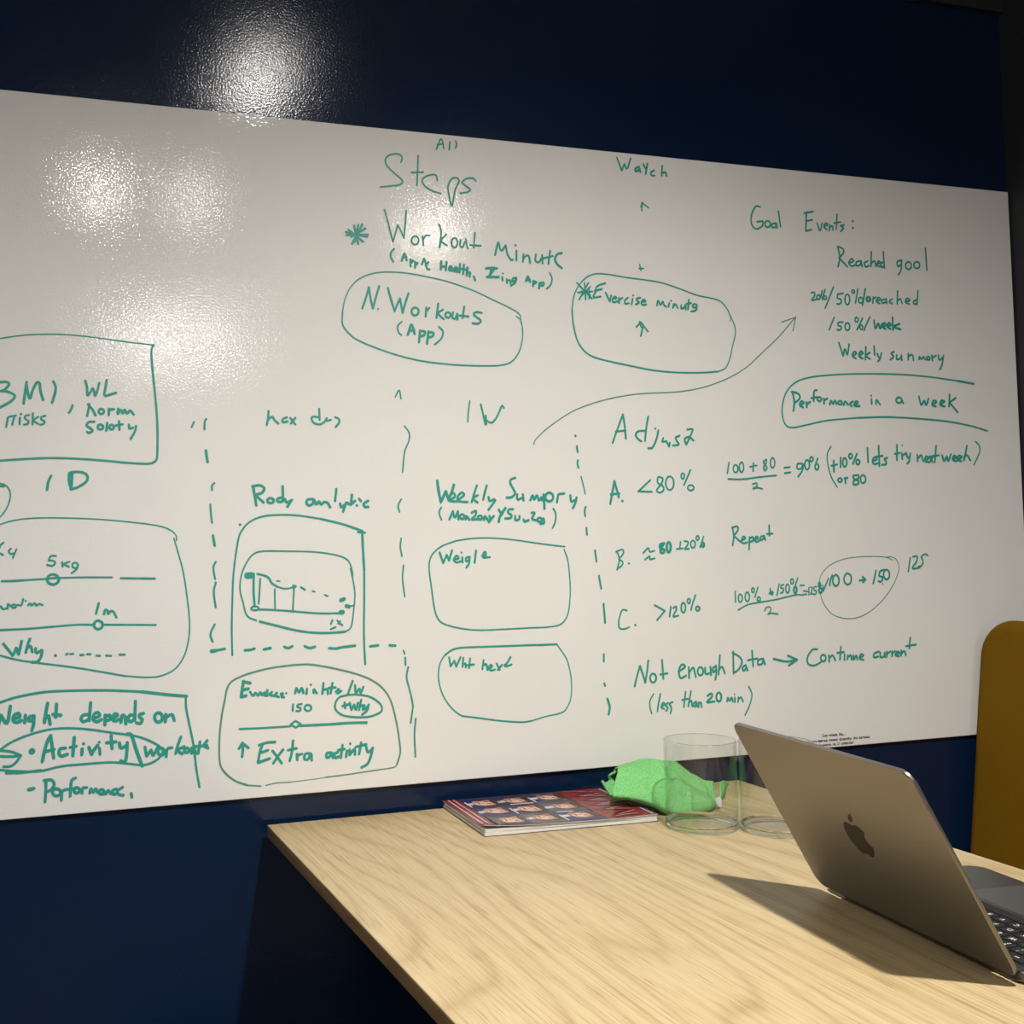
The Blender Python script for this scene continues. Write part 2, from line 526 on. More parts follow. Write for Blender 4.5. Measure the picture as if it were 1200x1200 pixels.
INK = [
    ('drawn_box', 'green box around the note BMI risks at the left edge',
     '20:-18498,14404 -18357,14435 -18120,14482 -17880,14512 -17517,14527 -17148,14508 -16649,14458 -16222,14420|34:-16238,14425 -16264,14335 -16255,14126 -16226,13814 -16197,13476 -16183,13164 -16188,12827 -16206,12736 -16265,12692|33:-16265,12692 -16379,12684 -16656,12700 -16905,12724 -17275,12750 -17640,12760 -17999,12745 -18354,12718 -18494,12705'),
    ('handwritten_text', 'green note reading BMI, risks',
     '37:-18356,13820 -18261,13823 -18238,13786 -18297,13714 -18344,13695|37:-18344,13695 -18261,13690 -18171,13650 -18166,13600 -18237,13535 -18355,13463 -18402,13444|38:-18000,13830 -18016,13716 -18040,13527|38:-18000,13780 -17976,13642 -17952,13604 -17923,13706 -17868,13821 -17827,13817 -17813,13709 -17777,13583|38:-17639,13848 -17608,13777 -17615,13688 -17656,13548|30:-18272,13190 -18256,13285 -18242,13330 -18142,13354|30:-18161,13347 -18194,13223|30:-18090,13325 -18095,13232|35:-18076,13376 -18076,13376|30:-17964,13365 -18011,13352 -18023,13314 -17976,13277 -17988,13239 -18035,13226|30:-17916,13391 -17921,13235|30:-17844,13342 -17904,13291 -17844,13242|30:-17748,13357 -17796,13343 -17803,13305 -17760,13281 -17772,13243 -17820,13229'),
    ('handwritten_text', 'green note reading WL, norm, safety',
     '35:-17377,13516 -17391,13465 -17426,13406|36:-17199,13870 -17175,13763 -17170,13661 -17126,13713 -17096,13765 -17076,13715 -17064,13658 -17031,13736 -17006,13845|36:-16902,13894 -16915,13796 -16932,13667 -16853,13682 -16772,13709|36:-17146,13539 -17156,13457 -17176,13367|36:-17163,13533 -17101,13458 -17057,13377|36:-16964,13469 -16983,13470 -17001,13462 -17012,13447 -17014,13429 -17007,13412 -16991,13401 -16972,13399 -16954,13407 -16943,13422 -16941,13441 -16949,13458 -16964,13469|36:-16873,13475 -16873,13385|36:-16873,13437 -16841,13468 -16803,13469|36:-16741,13478 -16749,13401 -16703,13466 -16678,13410 -16648,13467 -16616,13411 -16573,13456 -16522,13397|36:-17077,13285 -17151,13278 -17181,13227 -17127,13189 -17102,13151 -17152,13125 -17176,13138|36:-16977,13243 -16996,13245 -17014,13237 -17025,13222 -17027,13203 -17020,13186 -17004,13176 -16985,13174 -16968,13182 -16956,13197 -16954,13215 -16962,13232 -16977,13243|36:-16896,13270 -16909,13162|36:-16823,13243 -16839,13245 -16853,13237 -16862,13223 -16864,13206 -16858,13190 -16845,13180 -16830,13179 -16815,13186 -16806,13200 -16805,13217 -16811,13233 -16823,13243|36:-16729,13298 -16724,13177|36:-16779,13233 -16679,13255|36:-16591,13249 -16584,13197 -16533,13206|36:-16490,13232 -16503,13160 -16567,13043'),
    ('handwritten_text', 'green figure 1 before the letter D',
     '38:-17669,12509 -17707,12426 -17724,12313'),
    ('handwritten_text', 'green letter D',
     '38:-17422,12544 -17427,12438 -17398,12317|38:-17398,12317 -17300,12350 -17190,12426 -17173,12502 -17226,12553 -17324,12565 -17417,12550|38:-17385,12539 -17393,12337'),
    ('drawn_loop', 'green curved line cut by the left edge',
     '22:-18447,12418 -18353,12401 -18282,12376 -18231,12314 -18216,12215 -18258,12066 -18352,11931 -18445,11870|35:-18376,12369 -18306,12359'),
    ('drawn_box', 'green rounded box around the two sliders',
     '20:-18492,11777 -18352,11830 -18164,11884 -17880,11914 -17398,11909 -16908,11879 -16409,11823 -16155,11779 -16003,11720 -15926,11641 -15919,11569|23:-15957,11603 -15902,11409 -15827,11123 -15773,10761 -15739,10400 -15751,10144 -15822,9891 -15951,9718 -16142,9631 -16344,9617 -16668,9654|27:-16668,9654 -17013,9734 -17401,9816 -17879,9902 -18115,9950 -18348,10022 -18487,10065'),
    ('handwritten_text', 'green letters cut by the left edge, ending in 4',
     '27:-18304,11577 -18345,11541 -18357,11504|27:-18351,11430 -18310,11407|27:-18205,11492 -18234,11465 -18228,11434 -18199,11415 -18175,11427|27:-18134,11482 -18157,11427 -18181,11365'),
    ('handwritten_text', 'green note reading 5 kg',
     '27:-17604,11378 -17670,11380 -17706,11318|28:-17706,11318 -17640,11311 -17616,11279 -17652,11242 -17724,11256|28:-17520,11289 -17514,11227|28:-17423,11293 -17496,11264 -17429,11222|28:-17330,11276 -17350,11279 -17369,11271 -17381,11256 -17383,11237 -17375,11219 -17359,11207 -17339,11204 -17320,11212 -17308,11227 -17306,11246 -17314,11264 -17330,11276|28:-17304,11247 -17326,11185 -17393,11130'),
    ('drawn_slider', 'upper green slider line with a round knob',
     '30:-18327,11044 -18163,11044 -18045,11049|25:-18045,11049 -17731,11063|25:-17556,11070 -17205,11069 -16836,11059|31:-16712,11043 -16463,11034 -16231,11026|37:-17617,11115 -17657,11120 -17695,11106 -17719,11077 -17723,11042 -17707,11008 -17674,10986 -17633,10981 -17596,10995 -17571,11023 -17567,11059 -17583,11092 -17617,11115|28:-17712,11065 -17580,11071'),
    ('handwritten_text', 'small green scribbled word between the sliders',
     '30:-18373,10670 -18338,10698 -18314,10658 -18268,10667|30:-18245,10727 -18251,10661|30:-18240,10720 -18205,10694|30:-18157,10713 -18171,10715 -18185,10710 -18193,10701 -18195,10690 -18189,10679 -18177,10672 -18163,10671 -18149,10675 -18141,10684 -18139,10695 -18145,10706 -18157,10713|30:-18045,10787 -18068,10704 -18115,10711|30:-18010,10761 -18009,10761|30:-17979,10701 -17950,10725 -17931,10692 -17891,10728 -17867,10690 -17832,10713 -17784,10695'),
    ('drawn_slider', 'lower green slider line with a round knob and 1m',
     '30:-18395,10370 -18349,10371 -17997,10374 -17641,10390|28:-17641,10390 -17328,10405 -17097,10396|28:-16962,10391 -16665,10379 -16224,10360|38:-17007,10446 -17037,10451 -17065,10439 -17083,10415 -17086,10384 -17074,10355 -17049,10335 -17019,10331 -16991,10342 -16973,10367 -16970,10398 -16982,10427 -17007,10446|35:-17022,10694 -17040,10624 -17059,10550|35:-16949,10541 -16932,10596 -16900,10589 -16892,10539 -16850,10580 -16813,10561 -16776,10489'),
    ('handwritten_text', 'green note reading Why followed by dots',
     '39:-18302,10179 -18255,10115 -18180,10014|39:-18180,10014 -18134,10117|39:-18134,10117 -18103,10028|40:-18103,10028 -18063,10205|40:-17955,10232 -17985,10140 -18009,10048|40:-17997,10096 -17945,10133 -17922,10051|40:-17879,10098 -17867,10036 -17796,10070|40:-17789,10062 -17808,9972 -17855,9913 -17926,9909|40:-17613,9988 -17612,9988|30:-17468,9993 -17449,10005|30:-17413,9998 -17372,10001|30:-17275,9979 -17231,9977|30:-17183,9985 -17134,9983|30:-17054,9961 -17005,9954|30:-16919,9955 -16852,9947|30:-16736,9959 -16662,9955'),
    ('drawn_box', 'green frame around the note about weight',
     '35:-18486,9335 -18347,9380 -18114,9442 -17760,9488 -17402,9487 -16915,9465 -16420,9417|44:-16420,9417 -16043,9352 -15788,9317|33:-15801,9318 -15794,9134 -15740,8850 -15691,8593 -15655,8260 -15613,8008'),
    ('handwritten_text', 'green word Weight, first letter cut off',
     '46:-18369,9050 -18335,9205|47:-18335,9205 -18254,9091 -18212,9319|47:-18172,9146 -18090,9165 -18102,9215 -18160,9194 -18172,9122 -18125,9094 -18067,9115|47:-18013,9185 -18020,9088|47:-17898,9170 -17961,9157 -17961,9108 -17914,9117 -17898,9165 -17907,9044 -17926,8972|47:-17718,9330 -17741,9204 -17760,9071|47:-17756,9119 -17708,9158 -17684,9041|47:-17598,9313 -17608,9135|47:-17646,9174 -17541,9155'),
    ('handwritten_text', 'green words depends on',
     '48:-17136,9303 -17156,9056|47:-17160,9138 -17233,9138 -17267,9088 -17233,9044 -17161,9074|48:-17100,9077 -17014,9114 -17039,9161 -17087,9139 -17100,9065 -17051,9032 -16990,9058|48:-16936,9117 -16941,8980|48:-16936,9099 -16872,9113 -16877,9051 -16929,9042|48:-16818,9067 -16764,9106 -16806,9126 -16838,9061 -16799,9026 -16750,9043|48:-16720,9003 -16705,9095 -16663,9082 -16651,8974|48:-16516,9286 -16527,9016|48:-16546,9092 -16596,9095 -16621,9039 -16584,9002 -16534,9034|48:-16402,9108 -16459,9094 -16454,9054 -16422,9022 -16447,8968 -16502,8981|48:-16171,9097 -16199,9102 -16226,9090 -16243,9064 -16246,9030 -16235,8999 -16212,8977 -16183,8972 -16157,8984 -16140,9010 -16136,9043 -16148,9075 -16171,9097|49:-16090,9076 -16096,8970|49:-16095,9013 -16050,9053 -15999,9065 -15979,9018 -15969,8980'),
    ('drawn_loop', 'green loop around the words activity and workouts',
     '33:-18415,8691 -18346,8734 -18207,8821 -17996,8903 -17713,8965 -17450,8969 -17161,8933 -16819,8860 -16572,8811 -16373,8742 -16198,8642 -16136,8562 -16174,8476 -16275,8409 -16425,8382 -16673,8426 -16870,8453 -17162,8456 -17523,8449 -17831,8404 -18113,8426 -18345,8461 -18414,8469|37:-18369,8728 -18206,8700 -18071,8637|37:-18071,8637 -18136,8549 -18206,8501 -18299,8501|37:-18369,8651 -18206,8632 -18085,8635|37:-18264,8414 -18066,8403 -17808,8415'),
    ('handwritten_text', 'green bullet note reading Activity and workouts',
     '94:-17926,8684 -17925,8684|47:-17789,8535 -17756,8691 -17713,8823 -17677,8882|47:-17677,8882 -17654,8708 -17637,8573|47:-17760,8667 -17630,8687|47:-17479,8696 -17551,8689 -17565,8629 -17534,8590 -17456,8608|47:-17359,8835 -17379,8585|47:-17415,8701 -17335,8710|47:-17253,8667 -17258,8589|45:-17234,8740 -17234,8740|48:-17161,8685 -17125,8584|48:-17125,8584 -17089,8648 -17040,8702|40:-17016,8663 -17008,8575|40:-17020,8745 -17020,8745|48:-16856,8825 -16844,8645|48:-16918,8730 -16790,8734|48:-16741,8718 -16721,8641 -16642,8673|48:-16632,8710 -16643,8536 -16668,8438 -16722,8462|51:-16634,8830 -16572,8806 -16499,8575 -16425,8370|43:-16386,8630 -16362,8503|43:-16362,8503 -16299,8586|43:-16299,8586 -16269,8509 -16211,8610|43:-16139,8596 -16163,8601 -16184,8592 -16198,8572 -16201,8546 -16192,8522 -16173,8505 -16150,8500 -16128,8509 -16114,8529 -16111,8555 -16121,8579 -16139,8596|43:-16086,8475 -16068,8582 -16002,8595|44:-15874,8740 -15920,8622 -15952,8510|44:-15831,8598 -15921,8554 -15858,8498|44:-15781,8574 -15798,8577 -15814,8572 -15824,8559 -15826,8542 -15820,8526 -15806,8515 -15789,8511 -15773,8517 -15763,8530 -15761,8547 -15767,8563 -15781,8574|44:-15722,8570 -15722,8494 -15678,8541 -15666,8484|44:-15600,8650 -15627,8487|44:-15665,8586 -15498,8592|44:-15497,8661 -15542,8595 -15485,8553'),
    ('handwritten_text', 'green bullet note reading Performance',
     '49:-17968,8165 -17902,8174|42:-17741,8271 -17742,8130 -17753,7980|42:-17765,8273 -17666,8270 -17630,8206 -17678,8136 -17737,8117|42:-17580,8142 -17607,8147 -17632,8139 -17648,8120 -17651,8095 -17640,8071 -17618,8054 -17591,8049 -17566,8057 -17550,8076 -17547,8101 -17558,8125 -17580,8142|42:-17535,7985 -17523,8099 -17463,8126|42:-17343,8273 -17398,8236 -17416,8029|42:-17451,8125 -17355,8127|42:-17314,8136 -17332,8139 -17349,8133 -17360,8118 -17362,8100 -17355,8082 -17340,8069 -17321,8066 -17304,8072 -17293,8086 -17291,8105 -17298,8123 -17314,8136|42:-17255,8060 -17247,8125 -17192,8128|42:-17151,8051 -17134,8108 -17102,8057 -17071,8103 -17042,8052|43:-16976,8081 -16993,8084 -17008,8079 -17017,8066 -17019,8050 -17013,8034 -17000,8023 -16983,8020 -16968,8025 -16959,8038 -16957,8054 -16963,8070 -16976,8081|43:-16932,8020 -16900,8064 -16866,8020|43:-16785,8075 -16841,8055 -16822,8003 -16778,8015|43:-16699,8092 -16768,8049 -16753,7998 -16692,7980|43:-16581,7996 -16571,7945'),
    ('dashed_marking', 'green dashed line left of Body analytic',
     '31:-15653,13303 -15688,13229|31:-15470,13351 -15496,13306 -15497,13200'),
    ('dashed_marking', 'green dashed line left of Body analytic',
     '42:-15481,12885 -15471,12812 -15456,12715'),
    ('dashed_marking', 'green dashed line left of Body analytic',
     '31:-15359,12405 -15394,12366 -15394,12300|31:-15422,12091 -15415,11973 -15398,11822|39:-15387,11634 -15374,11555 -15362,11485'),
    ('dashed_marking', 'green dashed line left of Body analytic',
     '31:-15348,11247 -15383,11178 -15378,11087 -15358,10995|31:-15351,10943 -15381,10801 -15354,10580'),
    ('dashed_marking', 'green dashed line left of Body analytic',
     '31:-15372,10334 -15435,10195 -15405,10082'),
    ('handwritten_text', 'short green word above Body analytic',
     '35:-14533,13488 -14543,13381 -14563,13278|35:-14548,13354 -14480,13403 -14445,13355 -14386,13303|35:-14253,13399 -14316,13371 -14317,13325 -14243,13337|35:-14198,13387 -14125,13293|35:-14124,13393 -14194,13306'),
    ('handwritten_text', 'green word day above Body analytic',
     '35:-13747,13536 -13743,13367|35:-13762,13408 -13846,13415 -13869,13379 -13828,13317 -13736,13300 -13671,13336|35:-13631,13397 -13651,13355 -13567,13371|35:-13496,13413 -13440,13386 -13435,13332 -13492,13263'),
    ('handwritten_text', 'green heading reading Body analytic',
     '42:-14781,12363 -14761,12230 -14735,12071|42:-14791,12355 -14678,12371 -14611,12323 -14653,12256 -14734,12222 -14627,12116|43:-14501,12176 -14526,12178 -14549,12171 -14564,12155 -14567,12136 -14557,12119 -14537,12107 -14512,12105 -14489,12112 -14473,12128 -14470,12147 -14480,12165 -14501,12176|43:-14331,12354 -14329,12135|43:-14361,12184 -14410,12168 -14410,12130 -14356,12122 -14323,12149|43:-14295,12162 -14274,12114 -14192,12148|43:-14197,12148 -14261,12049|43:-13861,12160 -13944,12155 -13967,12107 -13931,12066 -13867,12093 -13850,12154 -13820,12084|43:-13792,12092 -13772,12127 -13737,12078 -13700,12111 -13638,12105 -13598,12037|38:-13495,12315 -13518,12131|43:-13437,12090 -13421,12036 -13364,12071|43:-13343,12103 -13393,11968|44:-13248,12225 -13267,12076|43:-13324,12103 -13273,12076 -13201,12130|44:-12993,12129 -13060,12088 -13046,12041 -12989,12038|44:-13174,12061 -13174,12061|44:-13135,12162 -13107,12129'),
    ('drawn_box', 'tall green arch under Body analytic',
     '29:-15116,9873 -15121,10257 -15109,10647 -15092,11012 -15058,11299 -15007,11586 -14953,11704 -14845,11821 -14656,11904 -14386,11928 -14085,11914 -13754,11863|35:-13754,11863 -13391,11773 -13095,11671|41:-13095,11671 -13085,11394 -13071,11068|33:-13071,11068 -13079,10581 -13091,10176 -13088,9880 -13077,9643|33:-13161,11653 -13047,11643|42:-14984,11788 -14984,11788'),
    ('drawn_box', 'green rounded box around the little chart',
     '24:-13262,10964 -13256,11018 -13293,11168 -13371,11258 -13566,11322 -13899,11368 -14310,11384 -14635,11390 -14770,11358 -14864,11268 -14946,11113 -14987,10957 -14989,10800 -14950,10642 -14912,10484 -14860,10416 -14754,10368|24:-13288,11100 -13241,10856 -13224,10693 -13247,10478 -13279,10264 -13317,10185 -13388,10148|35:-13388,10148 -13639,10139 -13916,10156 -14189,10207 -14459,10283 -14700,10350'),
    ('drawn_chart', 'small green chart with a falling curve',
     '96:-14881,11033 -14824,11036|36:-14784,11057 -14790,10807 -14778,10588|28:-14689,10984 -14701,10785 -14715,10616|32:-14733,11055 -14621,11027 -14560,10991 -14510,10909 -14428,10857|26:-14428,10857 -14315,10824 -14191,10840|26:-14470,10822 -14469,10507|26:-14174,10850 -14199,10472|28:-14752,10573 -14781,10576 -14808,10571 -14826,10560 -14829,10546 -14817,10532 -14794,10523 -14764,10520 -14737,10525 -14720,10536 -14717,10550 -14728,10564 -14752,10573|28:-14718,10530 -14473,10514 -14195,10484 -13799,10440 -13471,10430|24:-14437,10942 -14392,10938|41:-14186,10862 -14153,10853|30:-14066,10837 -14008,10801|24:-13895,10777 -13853,10764|25:-13700,10714 -13652,10692|57:-13447,10625 -13398,10640|58:-13363,10536 -13321,10523|25:-13331,10529 -13256,10537|70:-13454,10442 -13422,10444|31:-13586,10328 -13612,10274|31:-13509,10321 -13474,10279 -13432,10247|31:-13463,10309 -13495,10276|31:-13617,10193 -13538,10221'),
    ('dashed_marking', 'green dashed line running level below Body analytic',
     '57:-15422,9946 -15364,9952|39:-15364,9952 -15228,9971'),
    ('dashed_marking', 'green dashed line running level below Body analytic',
     '39:-14931,9937 -14851,9939 -14785,9956|40:-14646,9937 -14544,9953|40:-14336,9962 -14274,9941 -14211,9965|40:-14023,9956 -13946,9926 -13863,9941|40:-13643,9910 -13531,9900 -13447,9915|41:-13447,9915 -13237,9929'),
    ('dashed_marking', 'green dashed line running level below Body analytic',
     '41:-12996,9908 -12868,9918|41:-12682,9910 -12590,9901'),
    ('dashed_marking', 'green dashed line right of the exercise box',
     '30:-12458,9819 -12442,9772|30:-12434,9712 -12428,9594|30:-12385,9565 -12416,9417 -12376,9239 -12349,9128 -12318,8964|30:-12318,8964 -12363,8709|30:-12278,8772 -12303,8530 -12295,8191'),
    ('dashed_marking', 'green dashed line left of Weekly Summary',
     '28:-12452,12153 -12504,12057 -12485,11955'),
    ('dashed_marking', 'green dashed line left of Weekly Summary',
     '28:-12464,11547 -12481,11410 -12454,11272|27:-12434,11129 -12452,10916 -12422,10647'),
    ('drawn_box', 'green rounded box around Exercise minutes',
     '21:-14713,7945 -14911,7974|29:-14911,7974 -15094,8053 -15237,8179 -15313,8326 -15319,8633 -15290,8939 -15241,9192 -15173,9446 -15001,9553 -14735,9625 -14412,9672 -14032,9687 -13812,9658 -13480,9580 -13173,9484 -12948,9378 -12780,9234 -12669,9039 -12588,8711 -12543,8384 -12545,8250 -12600,8093|19:-12545,8250 -12600,8106 -12658,8057 -12971,8036 -13393,8008 -13726,7995|11:-13726,7995 -13891,7982 -14271,7966|16:-14271,7966 -14486,7970 -14633,7951'),
    ('handwritten_text', 'green note reading Exercise minutes per week, 150',
     '47:-14954,9486 -14976,9358 -14991,9260|47:-14962,9479 -14856,9455|47:-14976,9358 -14884,9373|47:-14991,9260 -14919,9272|37:-14858,9325 -14813,9266 -14778,9308 -14739,9266 -14706,9311 -14680,9268 -14637,9307 -14632,9260|37:-14599,9337 -14605,9254|37:-14530,9307 -14565,9269 -14504,9248|37:-14471,9272 -14444,9297 -14485,9257 -14431,9228|37:-14396,9268 -14363,9276 -14385,9233 -14350,9218|32:-14315,9273 -14314,9273|37:-14179,9266 -14159,9343 -14119,9278 -14077,9339 -14051,9266|37:-13995,9324 -14005,9250|37:-13935,9378 -13934,9378|37:-13895,9257 -13889,9310 -13846,9247|37:-13739,9394 -13758,9236|37:-13749,9289 -13679,9298 -13675,9226|37:-13600,9387 -13630,9234|38:-13660,9316 -13554,9318|38:-13547,9251 -13499,9296 -13528,9228 -13463,9259|38:-13282,9401 -13317,9318 -13360,9208|38:-13246,9335 -13234,9220 -13177,9278 -13155,9215 -13114,9301|32:-14211,9105 -14218,9013|32:-14080,9102 -14138,9095 -14144,9061 -14095,9040 -14109,9004 -14163,9002|32:-13966,9079 -13993,9083 -14018,9075 -14034,9058 -14037,9035 -14026,9013 -14005,8998 -13978,8994 -13954,9002 -13937,9019 -13934,9042 -13945,9064 -13966,9079'),
    ('handwritten_text', 'green note reading plus Why in a small loop',
     '38:-13413,9083 -13405,9003|38:-13447,9032 -13354,9053|38:-13334,9073 -13308,8971|38:-13308,8971 -13265,9043|38:-13265,9043 -13238,8966 -13203,9066|38:-13151,9108 -13187,8963|38:-13181,9003 -13124,9026 -13125,8959|38:-13102,9025 -13097,8971 -13040,9013|38:-13034,9029 -13063,8942 -13141,8885|32:-13375,9196 -13206,9191 -13009,9145 -12855,9037 -12822,8941 -12886,8886 -13042,8847 -13240,8854 -13435,8893 -13545,8972 -13563,9066 -13501,9163 -13375,9196'),
    ('drawn_slider', 'green slider line with a diamond knob',
     '29:-15021,8797 -14691,8788 -14261,8786|38:-14112,8784 -13659,8775 -13381,8776 -13072,8764|49:-13078,8764 -13077,8764|32:-14253,8812 -14179,8859|32:-14179,8859 -14098,8809|32:-14098,8809 -14175,8762|32:-14175,8762 -14253,8812'),
    ('handwritten_text', 'green note reading up arrow Extra activity',
     '42:-14979,8588 -14974,8506 -14986,8391|42:-15032,8510 -14979,8588|42:-14979,8588 -14893,8513|42:-14680,8549 -14721,8436 -14749,8296|42:-14733,8540 -14613,8568 -14493,8570|42:-14708,8430 -14601,8458|42:-14749,8288 -14576,8334|42:-14529,8442 -14468,8360 -14397,8256|42:-14373,8449 -14455,8351 -14523,8260|42:-14218,8569 -14239,8401 -14273,8278|42:-14298,8436 -14170,8453|42:-14163,8369 -14159,8285|42:-14159,8316 -14136,8354 -14082,8363|42:-13946,8358 -14027,8364 -14050,8295 -13996,8278 -13946,8353 -13936,8260|43:-13632,8351 -13699,8348 -13708,8288 -13661,8292 -13624,8350 -13606,8275|43:-13532,8349 -13588,8327 -13570,8272 -13522,8282|43:-13456,8449 -13487,8266|43:-13526,8380 -13429,8389|43:-13388,8360 -13403,8273|38:-13336,8462 -13335,8462|43:-13345,8375 -13347,8296|43:-13347,8296 -13270,8378 -13263,8297|43:-13162,8468 -13198,8298|43:-13247,8408 -13083,8436|43:-13084,8401 -13057,8314 -12988,8363|43:-12980,8375 -13010,8257 -13068,8142 -13162,8096'),
    ('handwritten_text', 'green word All at the top edge',
     '28:-11753,17747 -11705,17868 -11667,17929 -11638,17859 -11627,17773|28:-11736,17821 -11638,17851|29:-11515,17891 -11533,17762|29:-11419,17918 -11402,17867 -11422,17801'),
    ('handwritten_text', 'green heading reading Steps',
     '28:-12359,17485 -12337,17550 -12371,17604 -12460,17610 -12564,17572 -12616,17496 -12582,17400 -12466,17296 -12364,17219 -12335,17164 -12395,17116 -12529,17091 -12706,17057|28:-12066,17617 -12076,17430 -12097,17135|28:-12183,17334 -11987,17360|28:-11748,17242 -11762,17319 -11837,17330 -11959,17282 -12005,17206 -11947,17125 -11827,17063 -11692,17036|29:-11546,16999 -11567,17156 -11504,17286 -11417,17313 -11375,17259 -11440,17123 -11474,16975 -11507,16851 -11536,16927 -11552,17027|29:-11081,17292 -11133,17332 -11242,17314 -11320,17249 -11260,17196 -11184,17144 -11231,17096 -11355,17069'),
    ('drawn_star', 'green star left of Workout minute',
     '36:-13284,16301 -12938,16249|36:-13147,16414 -13085,16127|36:-13014,16440 -13186,16120|36:-13240,16340 -13006,16171|36:-12923,16284 -13270,16254|36:-13080,16427 -13142,16157|36:-12965,16379 -13199,16231|36:-13198,16265 -13039,16276'),
    ('handwritten_text', 'green word Workout below Steps',
     '28:-12645,16699 -12592,16504 -12516,16198|28:-12516,16198 -12469,16343 -12428,16474|28:-12428,16474 -12379,16378 -12331,16268|28:-12331,16268 -12309,16468 -12284,16712|28:-12121,16311 -12152,16313 -12180,16297 -12199,16267 -12203,16232 -12191,16200 -12167,16181 -12136,16179 -12108,16195 -12089,16225 -12085,16260 -12097,16292 -12121,16311|28:-12017,16317 -12005,16176|28:-12015,16255 -11963,16335 -11897,16340|28:-11732,16538 -11699,16397 -11731,16159|28:-11614,16379 -11702,16267 -11603,16202|28:-11454,16328 -11480,16330 -11505,16312 -11522,16279 -11526,16238 -11516,16202 -11494,16180 -11468,16177 -11443,16195 -11426,16229 -11422,16269 -11432,16305 -11454,16328|28:-11372,16310 -11380,16217 -11338,16191 -11296,16280|29:-11279,16324 -11266,16239 -11246,16173|29:-11117,16437 -11144,16197|29:-11205,16234 -11019,16235'),
    ('handwritten_text', 'green word minute right of Workout',
     '35:-10773,16096 -10722,16289 -10706,16305|35:-10706,16305 -10662,16176 -10581,16269|35:-10581,16269 -10553,16125 -10492,16035 -10460,16043|35:-10393,16194 -10397,16032|41:-10407,16281 -10407,16281|35:-10268,16143 -10281,16019|35:-10279,16069 -10214,16123 -10173,16114 -10154,16003|35:-10044,16157 -10056,16053 -9999,16027 -9939,16105|35:-9932,16149 -9929,16011|35:-9785,16233 -9823,16008|35:-9933,16090 -9738,16147'),
    ('handwritten_text', 'green e ending the words Workout minute',
     '41:-9574,16207 -9656,16181 -9701,16096 -9661,16015 -9582,15955'),
    ('handwritten_text', 'small green line in brackets under Workout minute',
     '33:-12497,16087 -12548,16027 -12555,15956 -12515,15882|34:-12373,15902 -12327,16027 -12290,15916|34:-12358,15954 -12295,15969|34:-12230,15939 -12227,15826|34:-12231,15919 -12180,15922 -12214,15878|34:-12151,15904 -12153,15805|34:-12148,15890 -12106,15884 -12143,15848|34:-12000,15962 -12041,15865|34:-11926,15909 -11973,15850|34:-11986,15943 -11952,15808 -11914,15796|40:-11709,15937 -11717,15808|40:-11618,15928 -11636,15798|40:-11710,15857 -11626,15856|40:-11581,15824 -11529,15842 -11558,15869 -11581,15810 -11530,15793|40:-11458,15860 -11505,15812 -11469,15794 -11443,15853 -11438,15787|40:-11387,15914 -11399,15783|40:-11320,15903 -11338,15758|40:-11361,15837 -11291,15827|40:-11259,15864 -11277,15733|40:-11267,15768 -11218,15788 -11225,15721|40:-11154,15725 -11131,15663|43:-10935,15868 -10841,15883 -10747,15880|43:-10788,15877 -10891,15740|43:-10841,15874 -10875,15741|43:-10922,15730 -10719,15742|35:-10646,15804 -10645,15804|35:-10657,15745 -10649,15690|35:-10579,15715 -10574,15651|35:-10573,15692 -10516,15698 -10511,15645|35:-10405,15748 -10468,15730 -10470,15677 -10405,15718|35:-10405,15748 -10429,15665 -10503,15611|38:-10238,15699 -10198,15780 -10162,15694|38:-10231,15719 -10167,15732|38:-10104,15712 -10113,15623|38:-10104,15706 -10047,15694 -10099,15659|38:-9993,15683 -10005,15594|38:-9989,15683 -9919,15693 -9929,15648 -9991,15639|29:-9804,15862 -9765,15775 -9790,15670 -9867,15592'),
    ('handwritten_text', 'green note reading N. Workouts (App)',
     '36:-13035,15116 -12969,15301 -12923,15457|36:-12923,15457 -12897,15276 -12862,15124|36:-12862,15124 -12809,15309 -12754,15480|33:-12778,15120 -12777,15120|36:-12611,15459 -12562,15279 -12506,15099|36:-12506,15099 -12451,15229 -12414,15301|36:-12414,15301 -12374,15077|36:-12374,15077 -12327,15235 -12271,15393|36:-12144,15169 -12174,15171 -12203,15157 -12221,15130 -12225,15098 -12213,15069 -12189,15051 -12158,15049 -12130,15063 -12111,15090 -12107,15122 -12119,15151 -12144,15169|36:-11977,15181 -11989,15039|37:-11981,15119 -11926,15178|37:-11774,15254 -11792,15133 -11809,15024|37:-11695,15161 -11778,15100 -11689,15010|37:-11594,15120 -11618,15121 -11640,15111 -11654,15092 -11657,15070 -11648,15051 -11629,15038 -11606,15037 -11584,15047 -11570,15065 -11567,15088 -11576,15107 -11594,15120|37:-11526,15126 -11537,15045 -11492,15027 -11453,15106|37:-11453,15106 -11452,15015|37:-11329,15227 -11363,15045|37:-11414,15080 -11262,15072|37:-11029,15141 -11121,15151 -11169,15105 -11093,15051 -11048,15010 -11095,14965 -11193,14966|28:-12391,14936 -12457,14871 -12453,14779 -12401,14725|42:-12292,14738 -12230,14901 -12182,14753|42:-12276,14795 -12187,14818|42:-12089,14808 -12110,14624|42:-12089,14802 -12009,14797 -12025,14740 -12094,14717|42:-11949,14800 -11977,14606|42:-11949,14791 -11865,14783 -11884,14726 -11957,14706|31:-11773,14884 -11702,14810 -11735,14695 -11848,14597'),
    ('drawn_loop', 'green rounded loop around N. Workouts',
